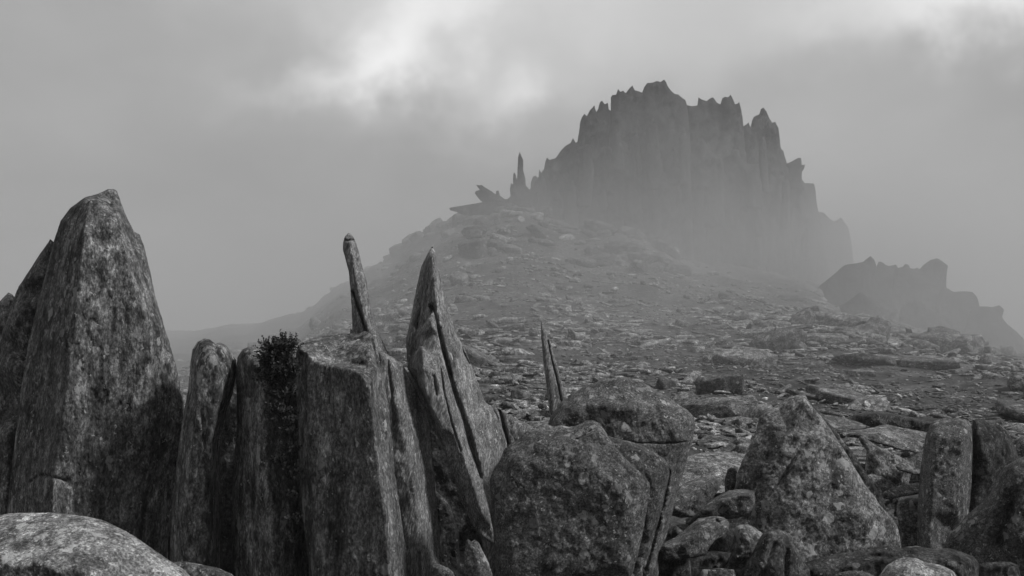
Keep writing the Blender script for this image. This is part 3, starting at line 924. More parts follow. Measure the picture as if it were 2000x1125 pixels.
# right hand rocks
rock('boulder', 'boulder', 'large triangular plate of patchy stone leaning in the middle right', 6.0,
     [(1560, 771, -10), (1572, 770, -10), (1580, 784, -6), (1592, 800, 0), (1606, 816, 0), (1622, 838, 0), (1640, 866, 0), (1656, 890, 0), (1672, 918, 0), (1690, 946, 0), (1708, 970, 0), (1722, 990, 0), (1740, 1008, 0), (1752, 1028, 0),
      (1758, 1048, 0), (1761, 1080, 0), (1764, BOT, 0), (1440, BOT, -10), (1440, 1040, -10), (1448, 1010, -10), (1440, 985, -10), (1434, 960, -10), (1438, 930, -10), (1448, 904, -10), (1460, 880, -10), (1470, 858, -10), (1478, 834, -14),
      (1484, 814, -16), (1500, 800, -20), (1520, 790, -20), (1540, 776, -16)],
     ridges=[[(1572, 790, 26), (1540, 850, 30), (1500, 930, 36), (1470, 1010, 44), (1460, 1100, 50)], [(1600, 860, 40), (1570, 930, 50), (1540, 1000, 62), (1520, 1100, 76)],
             [(1660, 950, 34), (1690, 1010, 46), (1700, 1100, 60)]],
     cracks=[([(1600, 846), (1560, 880), (1530, 930), (1505, 965)], 4, 4), ([(1500, 1010), (1502, 1022)], 4, 10)],
     R=6, thick=120, mat=M_PLATE, lump=4, rough=1.0, jag=2.2, smooth=0)
rock('rock', 'rock', 'thin dark slab showing as a strip along the right edge of the triangular plate', 6.12,
     [(1572, 774), (1584, 786), (1604, 808), (1626, 834), (1650, 866), (1668, 884), (1684, 912), (1706, 944), (1722, 972), (1736, 1006), (1730, BOT), (1500, BOT), (1540, 860)],
     R=6, thick=40, mat=M_DARK, lump=3)
rock('boulder', 'boulder', 'left half of the split round topped boulder at the right', 6.3,
     [(1826, 821, -20), (1845, 817, -20), (1866, 816, -20), (1884, 818, -20), (1895, 826, -20), (1899, 845, -20), (1899, 900, -20), (1897, 950, -30), (1893, 1000, -40), (1885, 1050, -50), (1880, BOT, -50), (1790, BOT, -20), (1791, 1050, -20),
      (1793, 980, -20), (1797, 920, -20), (1803, 880, -20), (1808, 850, -20), (1815, 832, -20)],
     ridges=[[(1826, 850, 24), (1820, 920, 34), (1816, 1000, 34), (1812, 1100, 34)], [(1880, 850, 26), (1876, 920, 26), (1870, 1000, 16)]],
     R=13, thick=90, mat=M_CRUST, lump=4, gr=(1, .6))
rock('boulder', 'boulder', 'darker right half of the split round topped boulder', 6.5,
     [(1899, 820, -10), (1912, 817, -14), (1930, 822, -20), (1948, 826, -24), (1962, 836, -30), (1974, 852, -34), (1982, 872, -40), (1988, 892, -40), (1984, 920, -44), (1965, 960, -44), (1940, BOT, -44), (1880, BOT, -10), (1890, 1000, -10), (1897, 900, -10)],
     feats=[(1915, 870, 16), (1930, 920, 12), (1950, 870, 2)], R=14, thick=80, mat=M_DARK, lump=4)
rock('boulder', 'boulder', 'sloping ribbed boulder filling the bottom right corner', 5.0,
     [(2010, 886, -20), (2060, 860, -20), (2130, 850, -20), (2180, 900, -20), (2190, BOT, -20), (1835, BOT, 0), (1835, 1120, 0), (1838, 1075, -10), (1850, 1048, -16), (1866, 1030, -20), (1884, 1010, -20), (1900, 996, -20), (1918, 982, -20), (1934, 962, -20),
      (1944, 946, -20), (1950, 928, -20), (1960, 914, -20), (1976, 903, -20), (1992, 894, -20)],
     ridges=[[(1985, 915, 20), (1960, 960, 32), (1945, 1000, 42), (1925, 1050, 52), (1905, 1130, 60)], [(2020, 920, 30), (1990, 980, 46), (1965, 1040, 56), (1950, 1110, 62)], [(1975, 1000, 30), (1960, 1060, 34)], [(2080, 920, 20), (2060, 1040, 60)]],
     cracks=[([(1985, 960), (1965, 1010), (1950, 1060)], 9, 12)],
     R=16, thick=260, mat=M_CRUST, lump=9, rough=1.5, gr=(1, .7), tilt=.5, jag=2.2)
rock('boulder', 'boulder', 'round grey boulder half out of the frame above the ribbed one', 7.2,
     [(1984, 870), (1990, 856), (2004, 848), (2030, 842), (2080, 850), (2110, 900), (2110, BOT), (1990, BOT), (1985, 920)],
     R=16, thick=70, mat=M_CRUST, lump=4)
rock('boulder', 'boulder', 'long low ridge of dark knobbly stone along the bottom right', 4.75,
     [(1548, 1122, -20), (1560, 1102, -20), (1580, 1096, -20), (1600, 1090, -30), (1640, 1080, -40), (1680, 1076, -40), (1716, 1066, -40), (1740, 1062, -40), (1760, 1070, -40), (1790, 1066, -40), (1820, 1072, -40), (1850, 1070, -40), (1880, 1078, -36),
      (1900, 1086, -30), (1911, 1100, -26), (1910, 1128, -24), (1906, BOT, -20), (1545, BOT, -20)],
     ridges=[[(1580, 1112, 10), (1650, 1104, 16), (1720, 1092, 16), (1800, 1098, 20), (1880, 1100, 14)], [(1600, 1150, 40), (1750, 1150, 44), (1880, 1150, 40)]],
     cracks=[([(1700, 1084), (1740, 1090), (1780, 1080)], 5, 8)],
     R=12, thick=110, mat=M_DARK, lump=9, rough=1.7, jag=2.4)
rock('rock', 'rock', 'pale crusted rounded stone at the bottom edge under the dark ridge', 4.2,
     [(1716, 1126), (1732, 1104), (1752, 1092), (1772, 1088), (1792, 1091), (1806, 1098), (1824, 1100), (1844, 1106), (1862, 1116), (1876, 1134), (1882, BOT), (1700, BOT)],
     feats=[(1780, 1110, 36), (1840, 1125, 34), (1760, 1140, 50)], R=20, thick=90, mat=M_PALE, lump=5, step=4)
rock('rock', 'rock', 'small flat pale edged stone at the bottom edge left of the crusted one', 4.2,
     [(1628, 1124), (1650, 1116), (1672, 1114), (1694, 1118), (1712, 1128), (1716, BOT), (1620, BOT)], R=10, thick=60, mat=M_CRUST)
rock('rock', 'rock', 'blocky stone at the bottom right corner in front of the ribbed boulder', 4.4,
     [(1912, 1104), (1922, 1099), (1950, 1097), (1974, 1098), (1988, 1104), (1994, 1130), (1996, BOT), (1908, BOT)], R=10, thick=70, mat=M_DARK)
rock('rock', 'rock', 'dark fluted stone with twin ribs at the foot of the triangular plate', 4.7,
     [(1488, 1044, -16), (1506, 1034, -16), (1522, 1034, -16), (1536, 1040, -16), (1546, 1050, -16), (1556, 1070, -16), (1568, 1094, -10), (1582, 1112, -6), (1590, BOT, -6), (1440, BOT, -6), (1446, 1126, -10), (1460, 1096, -14), (1474, 1070, -16)],
     ridges=[[(1506, 1050, 24), (1486, 1090, 34), (1470, 1150, 40)], [(1526, 1056, 20), (1510, 1110, 36), (1500, 1160, 42)], [(1545, 1070, 14), (1552, 1150, 30)]],
     cracks=[([(1516, 1050), (1498, 1100), (1485, 1140)], 7, 8), ([(1538, 1060), (1534, 1100), (1532, 1150)], 7, 9)],
     R=9, thick=90, mat=M_DARK, lump=5, rough=1.5)
rock('rock', 'rock', 'wrinkled pale topped stone left of the fluted one', 4.95,
     [(1436, 1030, -20), (1446, 1025, -20), (1460, 1024, -20), (1474, 1030, -20), (1488, 1040, -18), (1494, 1052, -14), (1480, 1076, -10), (1462, 1100, -6), (1450, BOT, -6), (1416, BOT, -6), (1420, 1110, -10), (1426, 1086, -14), (1432, 1056, -20)],
     feats=[(1452, 1048, 14), (1462, 1060, 16), (1440, 1090, 22)], R=10, thick=70, mat=M_PLATE, lump=4, rough=1.6, gr=(.5, 1))
G_T = 'tumbled slabs between the boulders'
rock('rock_slab', 'rock', 'flat topped slab tilted left, wedged against the triangular plate', 5.35,
     [(1368, 1000, 10), (1384, 982, -20), (1402, 968, -40), (1424, 958, -60), (1450, 955, -70), (1472, 958, -60), (1476, 972, -30), (1474, 990, -10), (1462, 1004, -6), (1444, 1012, -10), (1420, 1014, -10), (1396, 1010, 0), (1376, 1008, 6)],
     ridges=[[(1384, 998, 26), (1410, 978, 20), (1440, 968, 12), (1464, 966, 6)]], R=3, smooth=0, thick=60, mat=M_CRUST, lump=3, rough=1.1)
rock('rock_slab', 'rock', 'long slab with a lit upper face pointing to lower left, below the wedged slab', 5.0,
     [(1286, 1072, 30), (1300, 1058, 10), (1318, 1050, -10), (1340, 1032, -40), (1364, 1012, -60), (1394, 1008, -60), (1414, 1010, -50), (1424, 1020, -30), (1424, 1034, -10), (1414, 1046, 0), (1396, 1056, 10), (1388, 1066, 14), (1378, 1084, 16),
      (1352, 1090, 20), (1320, 1094, 26), (1296, 1094, 30)],
     ridges=[[(1302, 1068, 50), (1330, 1062, 40), (1362, 1046, 26), (1392, 1026, 8), (1412, 1018, -6)]], cracks=[([(1402, 1018), (1404, 1019)], 2.4, 10)], R=3, smooth=0, thick=70, mat=M_CRUST, lump=3, rough=1.1)
rock('rock_slab', 'rock', 'pale streaked slab with a bright lower left corner beside the layered boulder', 5.8,
     [(1308, 984, 20), (1316, 966, 0), (1326, 950, -20), (1344, 940, -40), (1366, 932, -56), (1390, 929, -60), (1406, 930, -60), (1411, 940, -40), (1404, 956, -20), (1394, 970, -10), (1380, 984, -4), (1368, 998, 0), (1352, 1010, 10), (1330, 1012, 16), (1310, 1006, 20)],
     ridges=[[(1318, 994, 44), (1344, 968, 24), (1374, 948, 0), (1398, 938, -20)]], R=3, smooth=0, thick=70, mat=M_CRUST, lump=3, rough=1.2)
rock('rock_slab', 'rock', 'broad pale smooth slab lying behind the tumbled slabs', 8.0,
     [(1318, 950, 60), (1322, 905, 0), (1336, 892, -60), (1370, 884, -100), (1410, 882, -110), (1450, 886, -110), (1480, 892, -100), (1470, 930, 0), (1440, 960, 60), (1380, 966, 70), (1340, 962, 70)],
     feats=[(1340, 930, 30), (1380, 910, 0), (1420, 920, 10)], R=3, smooth=0, thick=90, mat=M_MIDPALE, lump=6, rough=.9)
rock('rock', 'rock', 'small dark upright stone at the left foot of the triangular plate', 6.2,
     [(1420, 918), (1428, 912), (1437, 915), (1441, 926), (1438, 948), (1430, 965), (1416, 968), (1415, 940)], R=7, thick=30, mat=M_CRUST, step=3.4, lump=2)
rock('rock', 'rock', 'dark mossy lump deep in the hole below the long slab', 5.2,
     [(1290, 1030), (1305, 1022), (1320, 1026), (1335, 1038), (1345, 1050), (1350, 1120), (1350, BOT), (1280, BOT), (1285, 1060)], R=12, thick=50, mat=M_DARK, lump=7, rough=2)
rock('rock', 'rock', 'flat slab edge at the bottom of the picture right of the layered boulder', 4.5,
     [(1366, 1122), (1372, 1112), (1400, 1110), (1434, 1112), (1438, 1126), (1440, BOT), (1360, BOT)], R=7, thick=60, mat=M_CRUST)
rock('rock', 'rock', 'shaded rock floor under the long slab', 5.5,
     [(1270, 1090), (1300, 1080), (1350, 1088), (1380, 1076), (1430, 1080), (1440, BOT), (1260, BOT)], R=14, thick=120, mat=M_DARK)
# slabs between the triangular plate and the split boulder
rock('rock_slab', 'rock', 'long dark sided slab lying level behind the split boulder', 9.0,
     [(1652, 818, -30), (1668, 810, -50), (1692, 804, -60), (1720, 803, -60), (1750, 808, -60), (1784, 816, -60), (1816, 824, -60), (1846, 828, -60), (1850, 842, -10), (1824, 850, 0), (1796, 846, 10), (1760, 838, 20), (1720, 834, 20), (1690, 836, 10), (1664, 828, 0)],
     ridges=[[(1672, 812, -10), (1710, 808, 14), (1760, 814, 20), (1830, 828, 10)]], R=3, smooth=0, thick=90, mat=M_DARK, lump=3)
rock('rock_slab', 'rock', 'pale topped slab under the long dark sided one', 8.2,
     [(1640, 846, 10), (1660, 842, -20), (1690, 838, -60), (1730, 828, -90), (1764, 836, -90), (1800, 842, -80), (1830, 850, -60), (1830, 880, 0), (1800, 886, 20), (1760, 880, 30), (1720, 868, 30), (1680, 856, 24), (1650, 852, 20)],
     ridges=[[(1660, 848, 26), (1710, 850, 16), (1760, 860, 6), (1820, 868, 0)]], R=3, smooth=0, thick=90, mat=M_PLATE, lump=5, rough=1.3)
rock('rock_slab', 'rock', 'smooth grey slab whose tip points right, behind the triangular plate', 8.6,
     [(1600, 812, 0), (1618, 810, -40), (1650, 816, -50), (1680, 826, -40), (1700, 834, -10), (1680, 838, 20), (1650, 840, 30), (1624, 842, 30), (1604, 832, 30)],
     R=3, smooth=0, thick=80, mat=M_SLAB, lump=3)
rock('rock', 'rock', 'sharp ridged stone sloping down right, between the plate and the split boulder', 7.4,
     [(1676, 850, 0), (1688, 854, 0), (1704, 866, -4), (1722, 876, -8), (1744, 884, -10), (1762, 894, -14), (1776, 902, -20), (1784, 912, -20), (1770, 960, -10), (1740, BOT, -10), (1690, BOT, 10), (1686, 960, 10), (1690, 910, 6), (1692, 880, 4), (1680, 864, 0)],
     feats=[(1716, 900, 24), (1740, 930, 22), (1712, 950, 26)], R=6, thick=80, mat=M_PLATE, lump=5, rough=1.2)
rock('rock', 'rock', 'wedge shaped stone with an underside gap left of the split boulder', 7.0,
     [(1748, 910, 10), (1764, 900, -10), (1784, 890, -30), (1806, 874, -50), (1826, 880, -40), (1826, 930, 0), (1800, 930, 10), (1772, 924, 16), (1754, 918, 16)],
     R=6, thick=70, mat=M_PLATE, lump=3)
rock('rock', 'rock', 'low grey stone sloping right behind the plate edge', 7.0,
     [(1690, 930, -10), (1702, 925, -20), (1722, 930, -24), (1740, 940, -20), (1756, 950, -10), (1750, 970, 0), (1730, 990, 0), (1700, 985, 0)], R=8, thick=60, mat=M_PLATE, lump=3)
rock('rock', 'rock', 'flat stone jutting left from under the split boulder', 6.7,
     [(1722, 966, 10), (1736, 954, -10), (1760, 948, -30), (1790, 942, -40), (1812, 944, -40), (1812, 962, 0), (1790, 966, 0), (1764, 970, 10), (1740, 976, 14), (1726, 974, 14)], R=5, thick=60, mat=M_CRUST, lump=3)
rock('rock', 'rock', 'upright rounded stone under the jutting one, left of the split boulder', 6.5,
     [(1752, 984), (1760, 976), (1776, 972), (1794, 974), (1804, 990), (1804, BOT), (1762, BOT), (1758, 1040), (1750, 1000)], R=14, thick=60, mat=M_PLATE, lump=3)

# pale rounded stones at the bottom left
rock('boulder', 'boulder', 'bright pale domed boulder crusted with lichen in the bottom left corner', 3.1,
     [(-60, 1016, -140), (-20, 1008, -140), (20, 1003, -140), (60, 1001, -140), (100, 1001, -136), (140, 1005, -130), (180, 1010, -120), (205, 1018, -110), (230, 1030, -100), (260, 1046, -90), (290, 1066, -80), (315, 1084, -70), (340, 1100, -60),
      (364, 1116, -50), (384, 1140, -40), (400, BOT, 0), (-160, BOT, 0), (-140, 1080, -100)],
     ridges=[[(-40, 1040, -70), (60, 1034, -60), (150, 1040, -50), (230, 1070, -30), (300, 1110, -10)], [(-40, 1100, 30), (80, 1100, 50), (180, 1120, 60), (260, 1160, 60)]],
     cracks=[([(40, 1018), (75, 1010), (90, 1014)], 6, 6)],
     R=34, thick=160, mat=M_PALE, lump=10, rough=1.3, smooth=6, jag=2.2)
rock('rock', 'rock', 'low grey stone tucked beside the bright domed boulder at the bottom edge', 3.5,
     [(330, 1100), (352, 1096), (378, 1099), (402, 1104), (428, 1110), (450, 1120), (470, 1136), (486, BOT), (320, BOT)],
     R=20, thick=90, mat=M_CRUST, lump=5, smooth=5)

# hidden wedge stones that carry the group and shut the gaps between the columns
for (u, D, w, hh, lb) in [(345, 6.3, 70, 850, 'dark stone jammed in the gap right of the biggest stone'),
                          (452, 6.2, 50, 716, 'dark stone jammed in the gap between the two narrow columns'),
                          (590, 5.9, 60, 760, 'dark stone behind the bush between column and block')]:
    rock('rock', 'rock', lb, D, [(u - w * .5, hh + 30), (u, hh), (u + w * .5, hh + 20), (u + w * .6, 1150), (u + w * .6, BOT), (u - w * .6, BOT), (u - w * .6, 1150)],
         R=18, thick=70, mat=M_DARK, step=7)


# ------------------------------------------------------------------ bush in the crack
def leaf_mat():
    m = bpy.data.materials.new('heath_leaf')
    m.use_nodes = True
    nt, ln = m.node_tree.nodes, m.node_tree.links
    b = nt['Principled BSDF']
    t = nt.new('ShaderNodeTexCoord')
    f = noise(nt, ln, t.outputs['Object'], 40, 3, .6)
    c = ramp(nt, ln, f, [(.35, .03), (.65, .08)])
    ln.new(c, b.inputs['Base Color'])
    b.inputs['Roughness'].default_value = .9
    b.inputs['Specular IOR Level'].default_value = .1
    return m


def px(u, v, D):
    d = pix_dir(u, v)
    return np.array(d * (D / d.y))


def build_bush():
    rng = np.random.RandomState(3)
    D = 4.55
    root = px(556, 800, D + .15)
    t = empty('heath_bush', tuple(root), 'small dark leafy bush sprouting from the crack beside the hollow topped block', 'bush')
    # clumps: (u, v, radius px, count) down the crack
    cl = [(530, 690, 22, 46), (560, 684, 20, 46), (545, 715, 32, 80), (570, 725, 18, 46), (525, 735, 24, 55), (552, 765, 23, 50), (540, 805, 15, 26), (562, 820, 17, 34), (560, 850, 12, 18), (566, 880, 16, 28),
          (548, 905, 15, 22), (575, 930, 15, 22), (570, 970, 13, 16), (576, 1015, 11, 10), (578, 1060, 11, 10)]
    LV, LF, SV, SF = [], [], [], []
    s = D / F

    def tube(a, b, r0, r1):
        d = (b - a) / (np.linalg.norm(b - a) + 1e-9)
        x = np.cross(d, [0.3, 1, .2]); x /= np.linalg.norm(x); y = np.cross(d, x)
        i0 = len(SV)
        for c, r in ((a, r0), (b, r1)):
            for k in range(4):
                an = k * math.pi / 2
                SV.append(c + (x * math.cos(an) + y * math.sin(an)) * r)
        for k in range(4):
            SF.append([i0 + k, i0 + (k + 1) % 4, i0 + 4 + (k + 1) % 4, i0 + 4 + k])

    for (u, v, r, n) in cl:
        c = px(u, v, D - .05 - .03 * rng.rand())
        for _ in range(int(n * (2.2 if v < 780 else 1.3))):
            o = rng.normal(size=3); o /= np.linalg.norm(o)
            o *= rng.rand() ** .5
            p = c + o * np.array([r * s, r * s * .8, r * s * .9])
            up = np.array([o[0] * .6, -.35 + o[1] * .4, .9]) + rng.normal(size=3) * .35
            up /= np.linalg.norm(up)
            L = rng.uniform(9, 19) * s * (1.25 if v < 700 else 1)
            q = p + up * L
            tube(p - up * L * .8, q, .0009, .0005)
            nl = rng.randint(7, 12)
            for k in range(nl):
                f = k / nl
                b0 = p + up * L * (f * 1.05)
                side = rng.normal(size=3); side -= up * side.dot(up); side /= np.linalg.norm(side)
                dr = side * .75 + up * .65; dr /= np.linalg.norm(dr)
                w = np.cross(dr, side + up); w /= np.linalg.norm(w) + 1e-9
                ll, ww = rng.uniform(4.0, 6.6) * s, rng.uniform(1.7, 2.6) * s
                i0 = len(LV)
                LV += [b0, b0 + dr * ll * .5 + w * ww, b0 + dr * ll, b0 + dr * ll * .5 - w * ww]
                LF.append([i0, i0 + 1, i0 + 2, i0 + 3])
    lv = np.array(LV) - root; sv = np.array(SV) - root
    link('foliage', new_mesh('foliage', lv, np.array(LF), leaf_mat(), False), t)
    link('stem', new_mesh('stem', sv, np.array(SF), plain_mat('heath_stem', .05), False), t)
    # small tuft in the next gap
    LV2, LF2 = [], []
    r2 = px(448, 850, 4.75)
    for _ in range(260):
        o = rng.normal(size=3) * np.array([9, 8, 9]) * s
        dr = rng.normal(size=3) + np.array([0, -.5, .8]); dr /= np.linalg.norm(dr)
        w = np.cross(dr, rng.normal(size=3)); w /= np.linalg.norm(w)
        ll, ww = rng.uniform(3.5, 7) * s, rng.uniform(1, 1.6) * s
        b0 = np.array(o); i0 = len(LV2)
        LV2 += [b0, b0 + dr * ll * .5 + w * ww, b0 + dr * ll, b0 + dr * ll * .5 - w * ww]
        LF2.append([i0, i0 + 1, i0 + 2, i0 + 3])
    for k in range(9):        # stalks that hold the leaves
        e1 = rng.normal(size=3) * np.array([9, 8, 9]) * s; i0 = len(LV2)
        LV2 += [np.array([-.002, 0, -.05]), np.array([.002, 0, -.05]), e1 + np.array([.001, 0, 0]), e1 - np.array([.001, 0, 0])]
        LF2.append([i0, i0 + 1, i0 + 2, i0 + 3])
    o = link('heath_tuft', new_mesh('heath_tuft', np.array(LV2), np.array(LF2), bpy.data.materials['heath_leaf'], False), None, tuple(r2))
    tag(o, 'little dark plant tuft in the gap between the two narrow columns', 'plant')


build_bush()

# ------------------------------------------------------------------ the tor on the skyline
SIL = [(1030, 385), (1036, 368), (1044, 358), (1052, 345), (1062, 330), (1066, 312), (1069, 307), (1073, 312), (1085, 309), (1095, 295), (1105, 285), (1115, 280), (1119, 270), (1124, 279), (1128, 277), (1131, 262), (1133, 240), (1137, 228),
       (1142, 222), (1146, 227), (1152, 215), (1161, 205), (1165, 218), (1168, 212), (1172, 199), (1176, 196), (1181, 204), (1187, 201), (1189, 214), (1193, 216), (1193, 190), (1196, 186), (1203, 185), (1207, 173), (1212, 179), (1217, 177),
       (1222, 182), (1230, 172), (1235, 167), (1240, 176), (1248, 178), (1254, 181), (1258, 170), (1264, 162), (1275, 161), (1283, 158), (1290, 160), (1297, 155), (1301, 160), (1304, 168), (1312, 178), (1318, 183), (1325, 184), (1333, 191),
       (1339, 195), (1342, 205), (1350, 207), (1362, 206), (1364, 190), (1370, 194), (1380, 197), (1388, 191), (1393, 190), (1400, 200), (1407, 204), (1411, 192), (1416, 189), (1422, 190), (1427, 185), (1431, 192), (1436, 203), (1440, 202),
       (1444, 199), (1447, 210), (1450, 228), (1452, 246), (1458, 243), (1462, 239), (1466, 248), (1468, 236), (1472, 228), (1483, 223), (1486, 213), (1491, 210), (1497, 218), (1502, 230), (1508, 240), (1514, 238), (1520, 250), (1523, 270),
       (1525, 290), (1530, 295), (1534, 310), (1538, 325), (1550, 345), (1566, 350), (1572, 358), (1590, 358), (1593, 375), (1596, 400), (1598, 414), (1610, 416), (1618, 425), (1628, 432), (1636, 428), (1643, 424), (1650, 435), (1657, 445),
       (1660, 460), (1664, 480), (1666, 500), (1668, 520)]


def sil_slice(u0, u1, bl, br, tl=None, tr=None):
    p = [q for q in SIL if u0 <= q[0] <= u1]
    if tl: p = [tl] + p
    if tr: p = p + [tr]
    return [(a, b, -30) for a, b in p] + [(p[-1][0] + 14, (p[-1][1] + br) / 2, 10), (p[-1][0] + 24, br, 60), ((p[0][0] + p[-1][0]) / 2, (bl + br) / 2 + 10, 80), (p[0][0] - 24, bl, 60), (p[0][0] - 12, (p[0][1] + bl) / 2, 10)]


TD = 58.0
tor = empty('rock_tor', tuple(px(1350, 520, TD)), 'great castle like crag with a jagged spired skyline rising out of the mist', 'crag')
kw = dict(parent=tor, R=12, mat=M_TOR, step=5.5, lump=10, rough=1.0, jag=1.8, gr=(1, .3), groundrow=9999)
T1 = [(1195, 1345, 500, 520, 57.5, 'summit_tower'), (1340, 1455, 530, 540, 58.5, 'tower'), (1128, 1196, 460, 500, 57.8, 'tower'), (1036, 1134, 420, 450, 58.6, 'buttress'),
      (1452, 1532, 540, 560, 59, 'tower'), (1524, 1598, 560, 570, 60, 'buttress')]
for (a, b, bl, br, D, nm) in T1:
    q = sil_slice(a, b, bl, br)
    um = (a + b) / 2
    rock(nm, None, None, D, q, thick=150, cols=13, feats=[(um, (q[3][1] + bl) / 2, 46), (um - 10, bl - 50, 90)], **kw)
# lower walls and free columns set against the towers: depth and broken vertical relief
rngT = np.random.RandomState(11)
WALL = [(1090, 330, 470, 56.8, 70), (1160, 290, 490, 56.4, 80), (1225, 262, 505, 56.0, 76), (1300, 250, 520, 55.8, 90), (1372, 275, 530, 56.4, 80), (1440, 300, 545, 56.8, 84), (1505, 330, 560, 57.6, 74), (1560, 395, 570, 58.6, 60)]
for (u, top, bot, D, w) in WALL:
    pts = []
    k = 7
    for i in range(k):
        t = i / (k - 1)
        pts.append((u - w * .5 + w * t + rngT.uniform(-3, 3), top + rngT.uniform(-22, 22) + abs(t - .5) * 44, -20))
    pts += [(u + w * .62, bot, 60), (u, bot + 12, 70), (u - w * .62, bot, 60)]
    rock('wall', None, None, D, pts, thick=60, cols=10, feats=[(u, (top + bot) / 2, 30)], **kw)
for i in range(34):
    u = rngT.uniform(1075, 1600)
    topS = np.interp(u, [p[0] for p in SIL], [p[1] for p in SIL])
    top = topS + rngT.uniform(30, 190)
    w = rngT.uniform(10, 26)
    h = rngT.uniform(60, 130)
    lean = rngT.uniform(-8, 8)
    bot = min(top + h, 560)
    D = 56.3 + rngT.uniform(-1.2, .6) + (u > 1480) * 1.2
    pts = [(u - w * .5, top + 14, -8), (u - w * .12 + lean * .3, top + 3, -6), (u + w * .12, top - 8 * rngT.rand(), -6), (u + w * .35, top + 8, -8), (u + w * .55 + 1, top + h * .45, 0), (u + w * .62 - lean, bot, 24), (u - w * .62 - lean, bot, 24), (u - w * .58, top + h * .5, 0)]
    rock('column', None, None, D, pts, thick=w * .7, feats=[(u, top + h * .5, w * .45)], **dict(kw, step=5, R=5, lump=3))

kw2 = dict(R=5, mat=M_TOR, step=4, lump=2, rough=.5, jag=.6, groundrow=9999)
rock('rock_tor', 'crag', 'fainter shoulder of crag sinking into mist at the right foot of the great crag', 64,
     sil_slice(1594, 1670, 560, 570), thick=120, cols=10, **{k: v for k, v in kw.items() if k != 'parent'})
rock('rock_pinnacle', 'rock', 'needle of rock with a lower spike at its side, alone left of the great crag', 57.5,
     [(1015, 296), (1018, 304), (1022, 313), (1022, 332), (1026, 348), (1027, 362), (1034, 370), (1050, 372), (1050, 420), (990, 420), (992, 388), (997, 384), (996, 368), (998, 358), (1002, 360), (1002, 342), (1004, 336), (1007, 340), (1009, 350), (1010, 346), (1011, 325), (1012, 308)],
     thick=16, feats=[(1016, 350, 8), (1015, 390, 16)], **kw2)
rock('rock_pinnacle', 'rock', 'faint stub of rock in the mist between the needle and the great crag', 70,
     [(1041, 345), (1046, 343), (1052, 349), (1056, 400), (1034, 400), (1037, 356)], thick=16, **kw2)
rock('rock_slab', 'rock', 'leaning stack of broken slabs pointing up left beside the needle', 57.5,
     [(930, 361), (936, 362), (941, 361), (946, 365), (954, 370), (962, 375), (968, 380), (969, 373), (974, 372), (976, 382), (986, 389), (994, 388), (1000, 400), (996, 420), (950, 420), (946, 398), (936, 389), (927, 377), (930, 373), (937, 371)],
     thick=26, feats=[(955, 385, 10), (970, 400, 20)], **kw2)
rock('rock_slab', 'rock', 'flat slab jutting left over the edge of the slope below the leaning stack', 57.0,
     [(877, 407), (882, 405), (900, 402), (920, 399), (945, 394), (975, 392), (1000, 396), (1000, 415), (960, 424), (925, 424), (900, 418), (892, 414), (880, 411)], thick=30, feats=[(940, 408, 10)], **kw2)
rock('rock', 'rock', 'small upright stone under the overhanging end of the jutting slab', 57.0,
     [(884, 424), (887, 419), (890, 421), (893, 430), (893, 445), (882, 445)], thick=6, **dict(kw2, step=3))
rock('rock', 'rock', 'squared block perched with a pointed fin on the right side of the great crag', 59.5,
     [(1534, 320, 0), (1545, 316, 0), (1552, 312, 0), (1560, 308, 0), (1565, 309, 0), (1566, 322, 0), (1571, 322, 0), (1573, 320, 0), (1570, 330, 0), (1566, 336, 0), (1566, 350, 0), (1572, 372, 0), (1545, 372, 0), (1540, 330, 0), (1536, 324, 0)], thick=26, feats=[(1556, 335, 10)], **kw2)

# lower crag at the right edge
rc = empty('rock_tor', tuple(px(1800, 640, 44)), 'lower knobbly crag stepping down to the right edge, in front of the mist', 'crag')
kr = dict(parent=rc, R=4, mat=M_TOR, step=5.5, lump=8, rough=1.4, jag=2.6, gr=(1, .9), groundrow=9999, smooth=0)
rock('crag', None, None, 45, [(1575, 585, 0), (1606, 554, -20), (1632, 533, -30), (1650, 518, -30), (1672, 515, -30), (1686, 512, -30), (1693, 505, -30), (1700, 500, -30), (1708, 508, -30), (1712, 520, -30), (1716, 511, -30), (1722, 512, -30), (1730, 518, -30), (1736, 520, -30), (1750, 517, -30),
     (1757, 530, -30), (1763, 540, -30), (1780, 640, 40), (1770, 720, 80), (1690, 700, 80), (1630, 660, 60)], thick=110, feats=[(1680, 580, 40), (1720, 600, 36), (1640, 600, 40)], **kr)
rock('crag', None, None, 44, [(1748, 524, -20), (1763, 521, -20), (1767, 516, -20), (1774, 517, -20), (1778, 524, -20), (1786, 525, -20), (1791, 523, -20), (1796, 526, -20), (1802, 519, -20), (1810, 512, -20), (1818, 507, -20), (1830, 503, -20), (1840, 509, -20), (1851, 519, -20), (1849, 535, -20), (1848, 560, -20),
     (1856, 600, 10), (1870, 720, 80), (1740, 720, 80), (1742, 600, 30)], thick=110, feats=[(1800, 570, 30), (1800, 640, 60)], **kr)
rock('crag', None, None, 43, [(1838, 560, -20), (1850, 563, -20), (1862, 570, -20), (1884, 569, -20), (1899, 571, -20), (1908, 580, -20), (1913, 596, -20), (1918, 640, 10), (1940, 760, 70), (1800, 740, 80), (1820, 640, 30)], thick=100, feats=[(1870, 640, 40)], **kr)
rock('crag', None, None, 42, [(1896, 606, -20), (1914, 598, -20), (1926, 598, -20), (1938, 600, -20), (1952, 596, -20), (1961, 605, -20), (1957, 620, -20), (1966, 632, -20), (1982, 645, -20), (1996, 658, -20), (2010, 680, 0), (2050, 740, 30), (2050, 790, 60), (1860, 760, 80), (1880, 660, 30)], thick=100, feats=[(1930, 660, 40), (1970, 700, 50)], **kr)
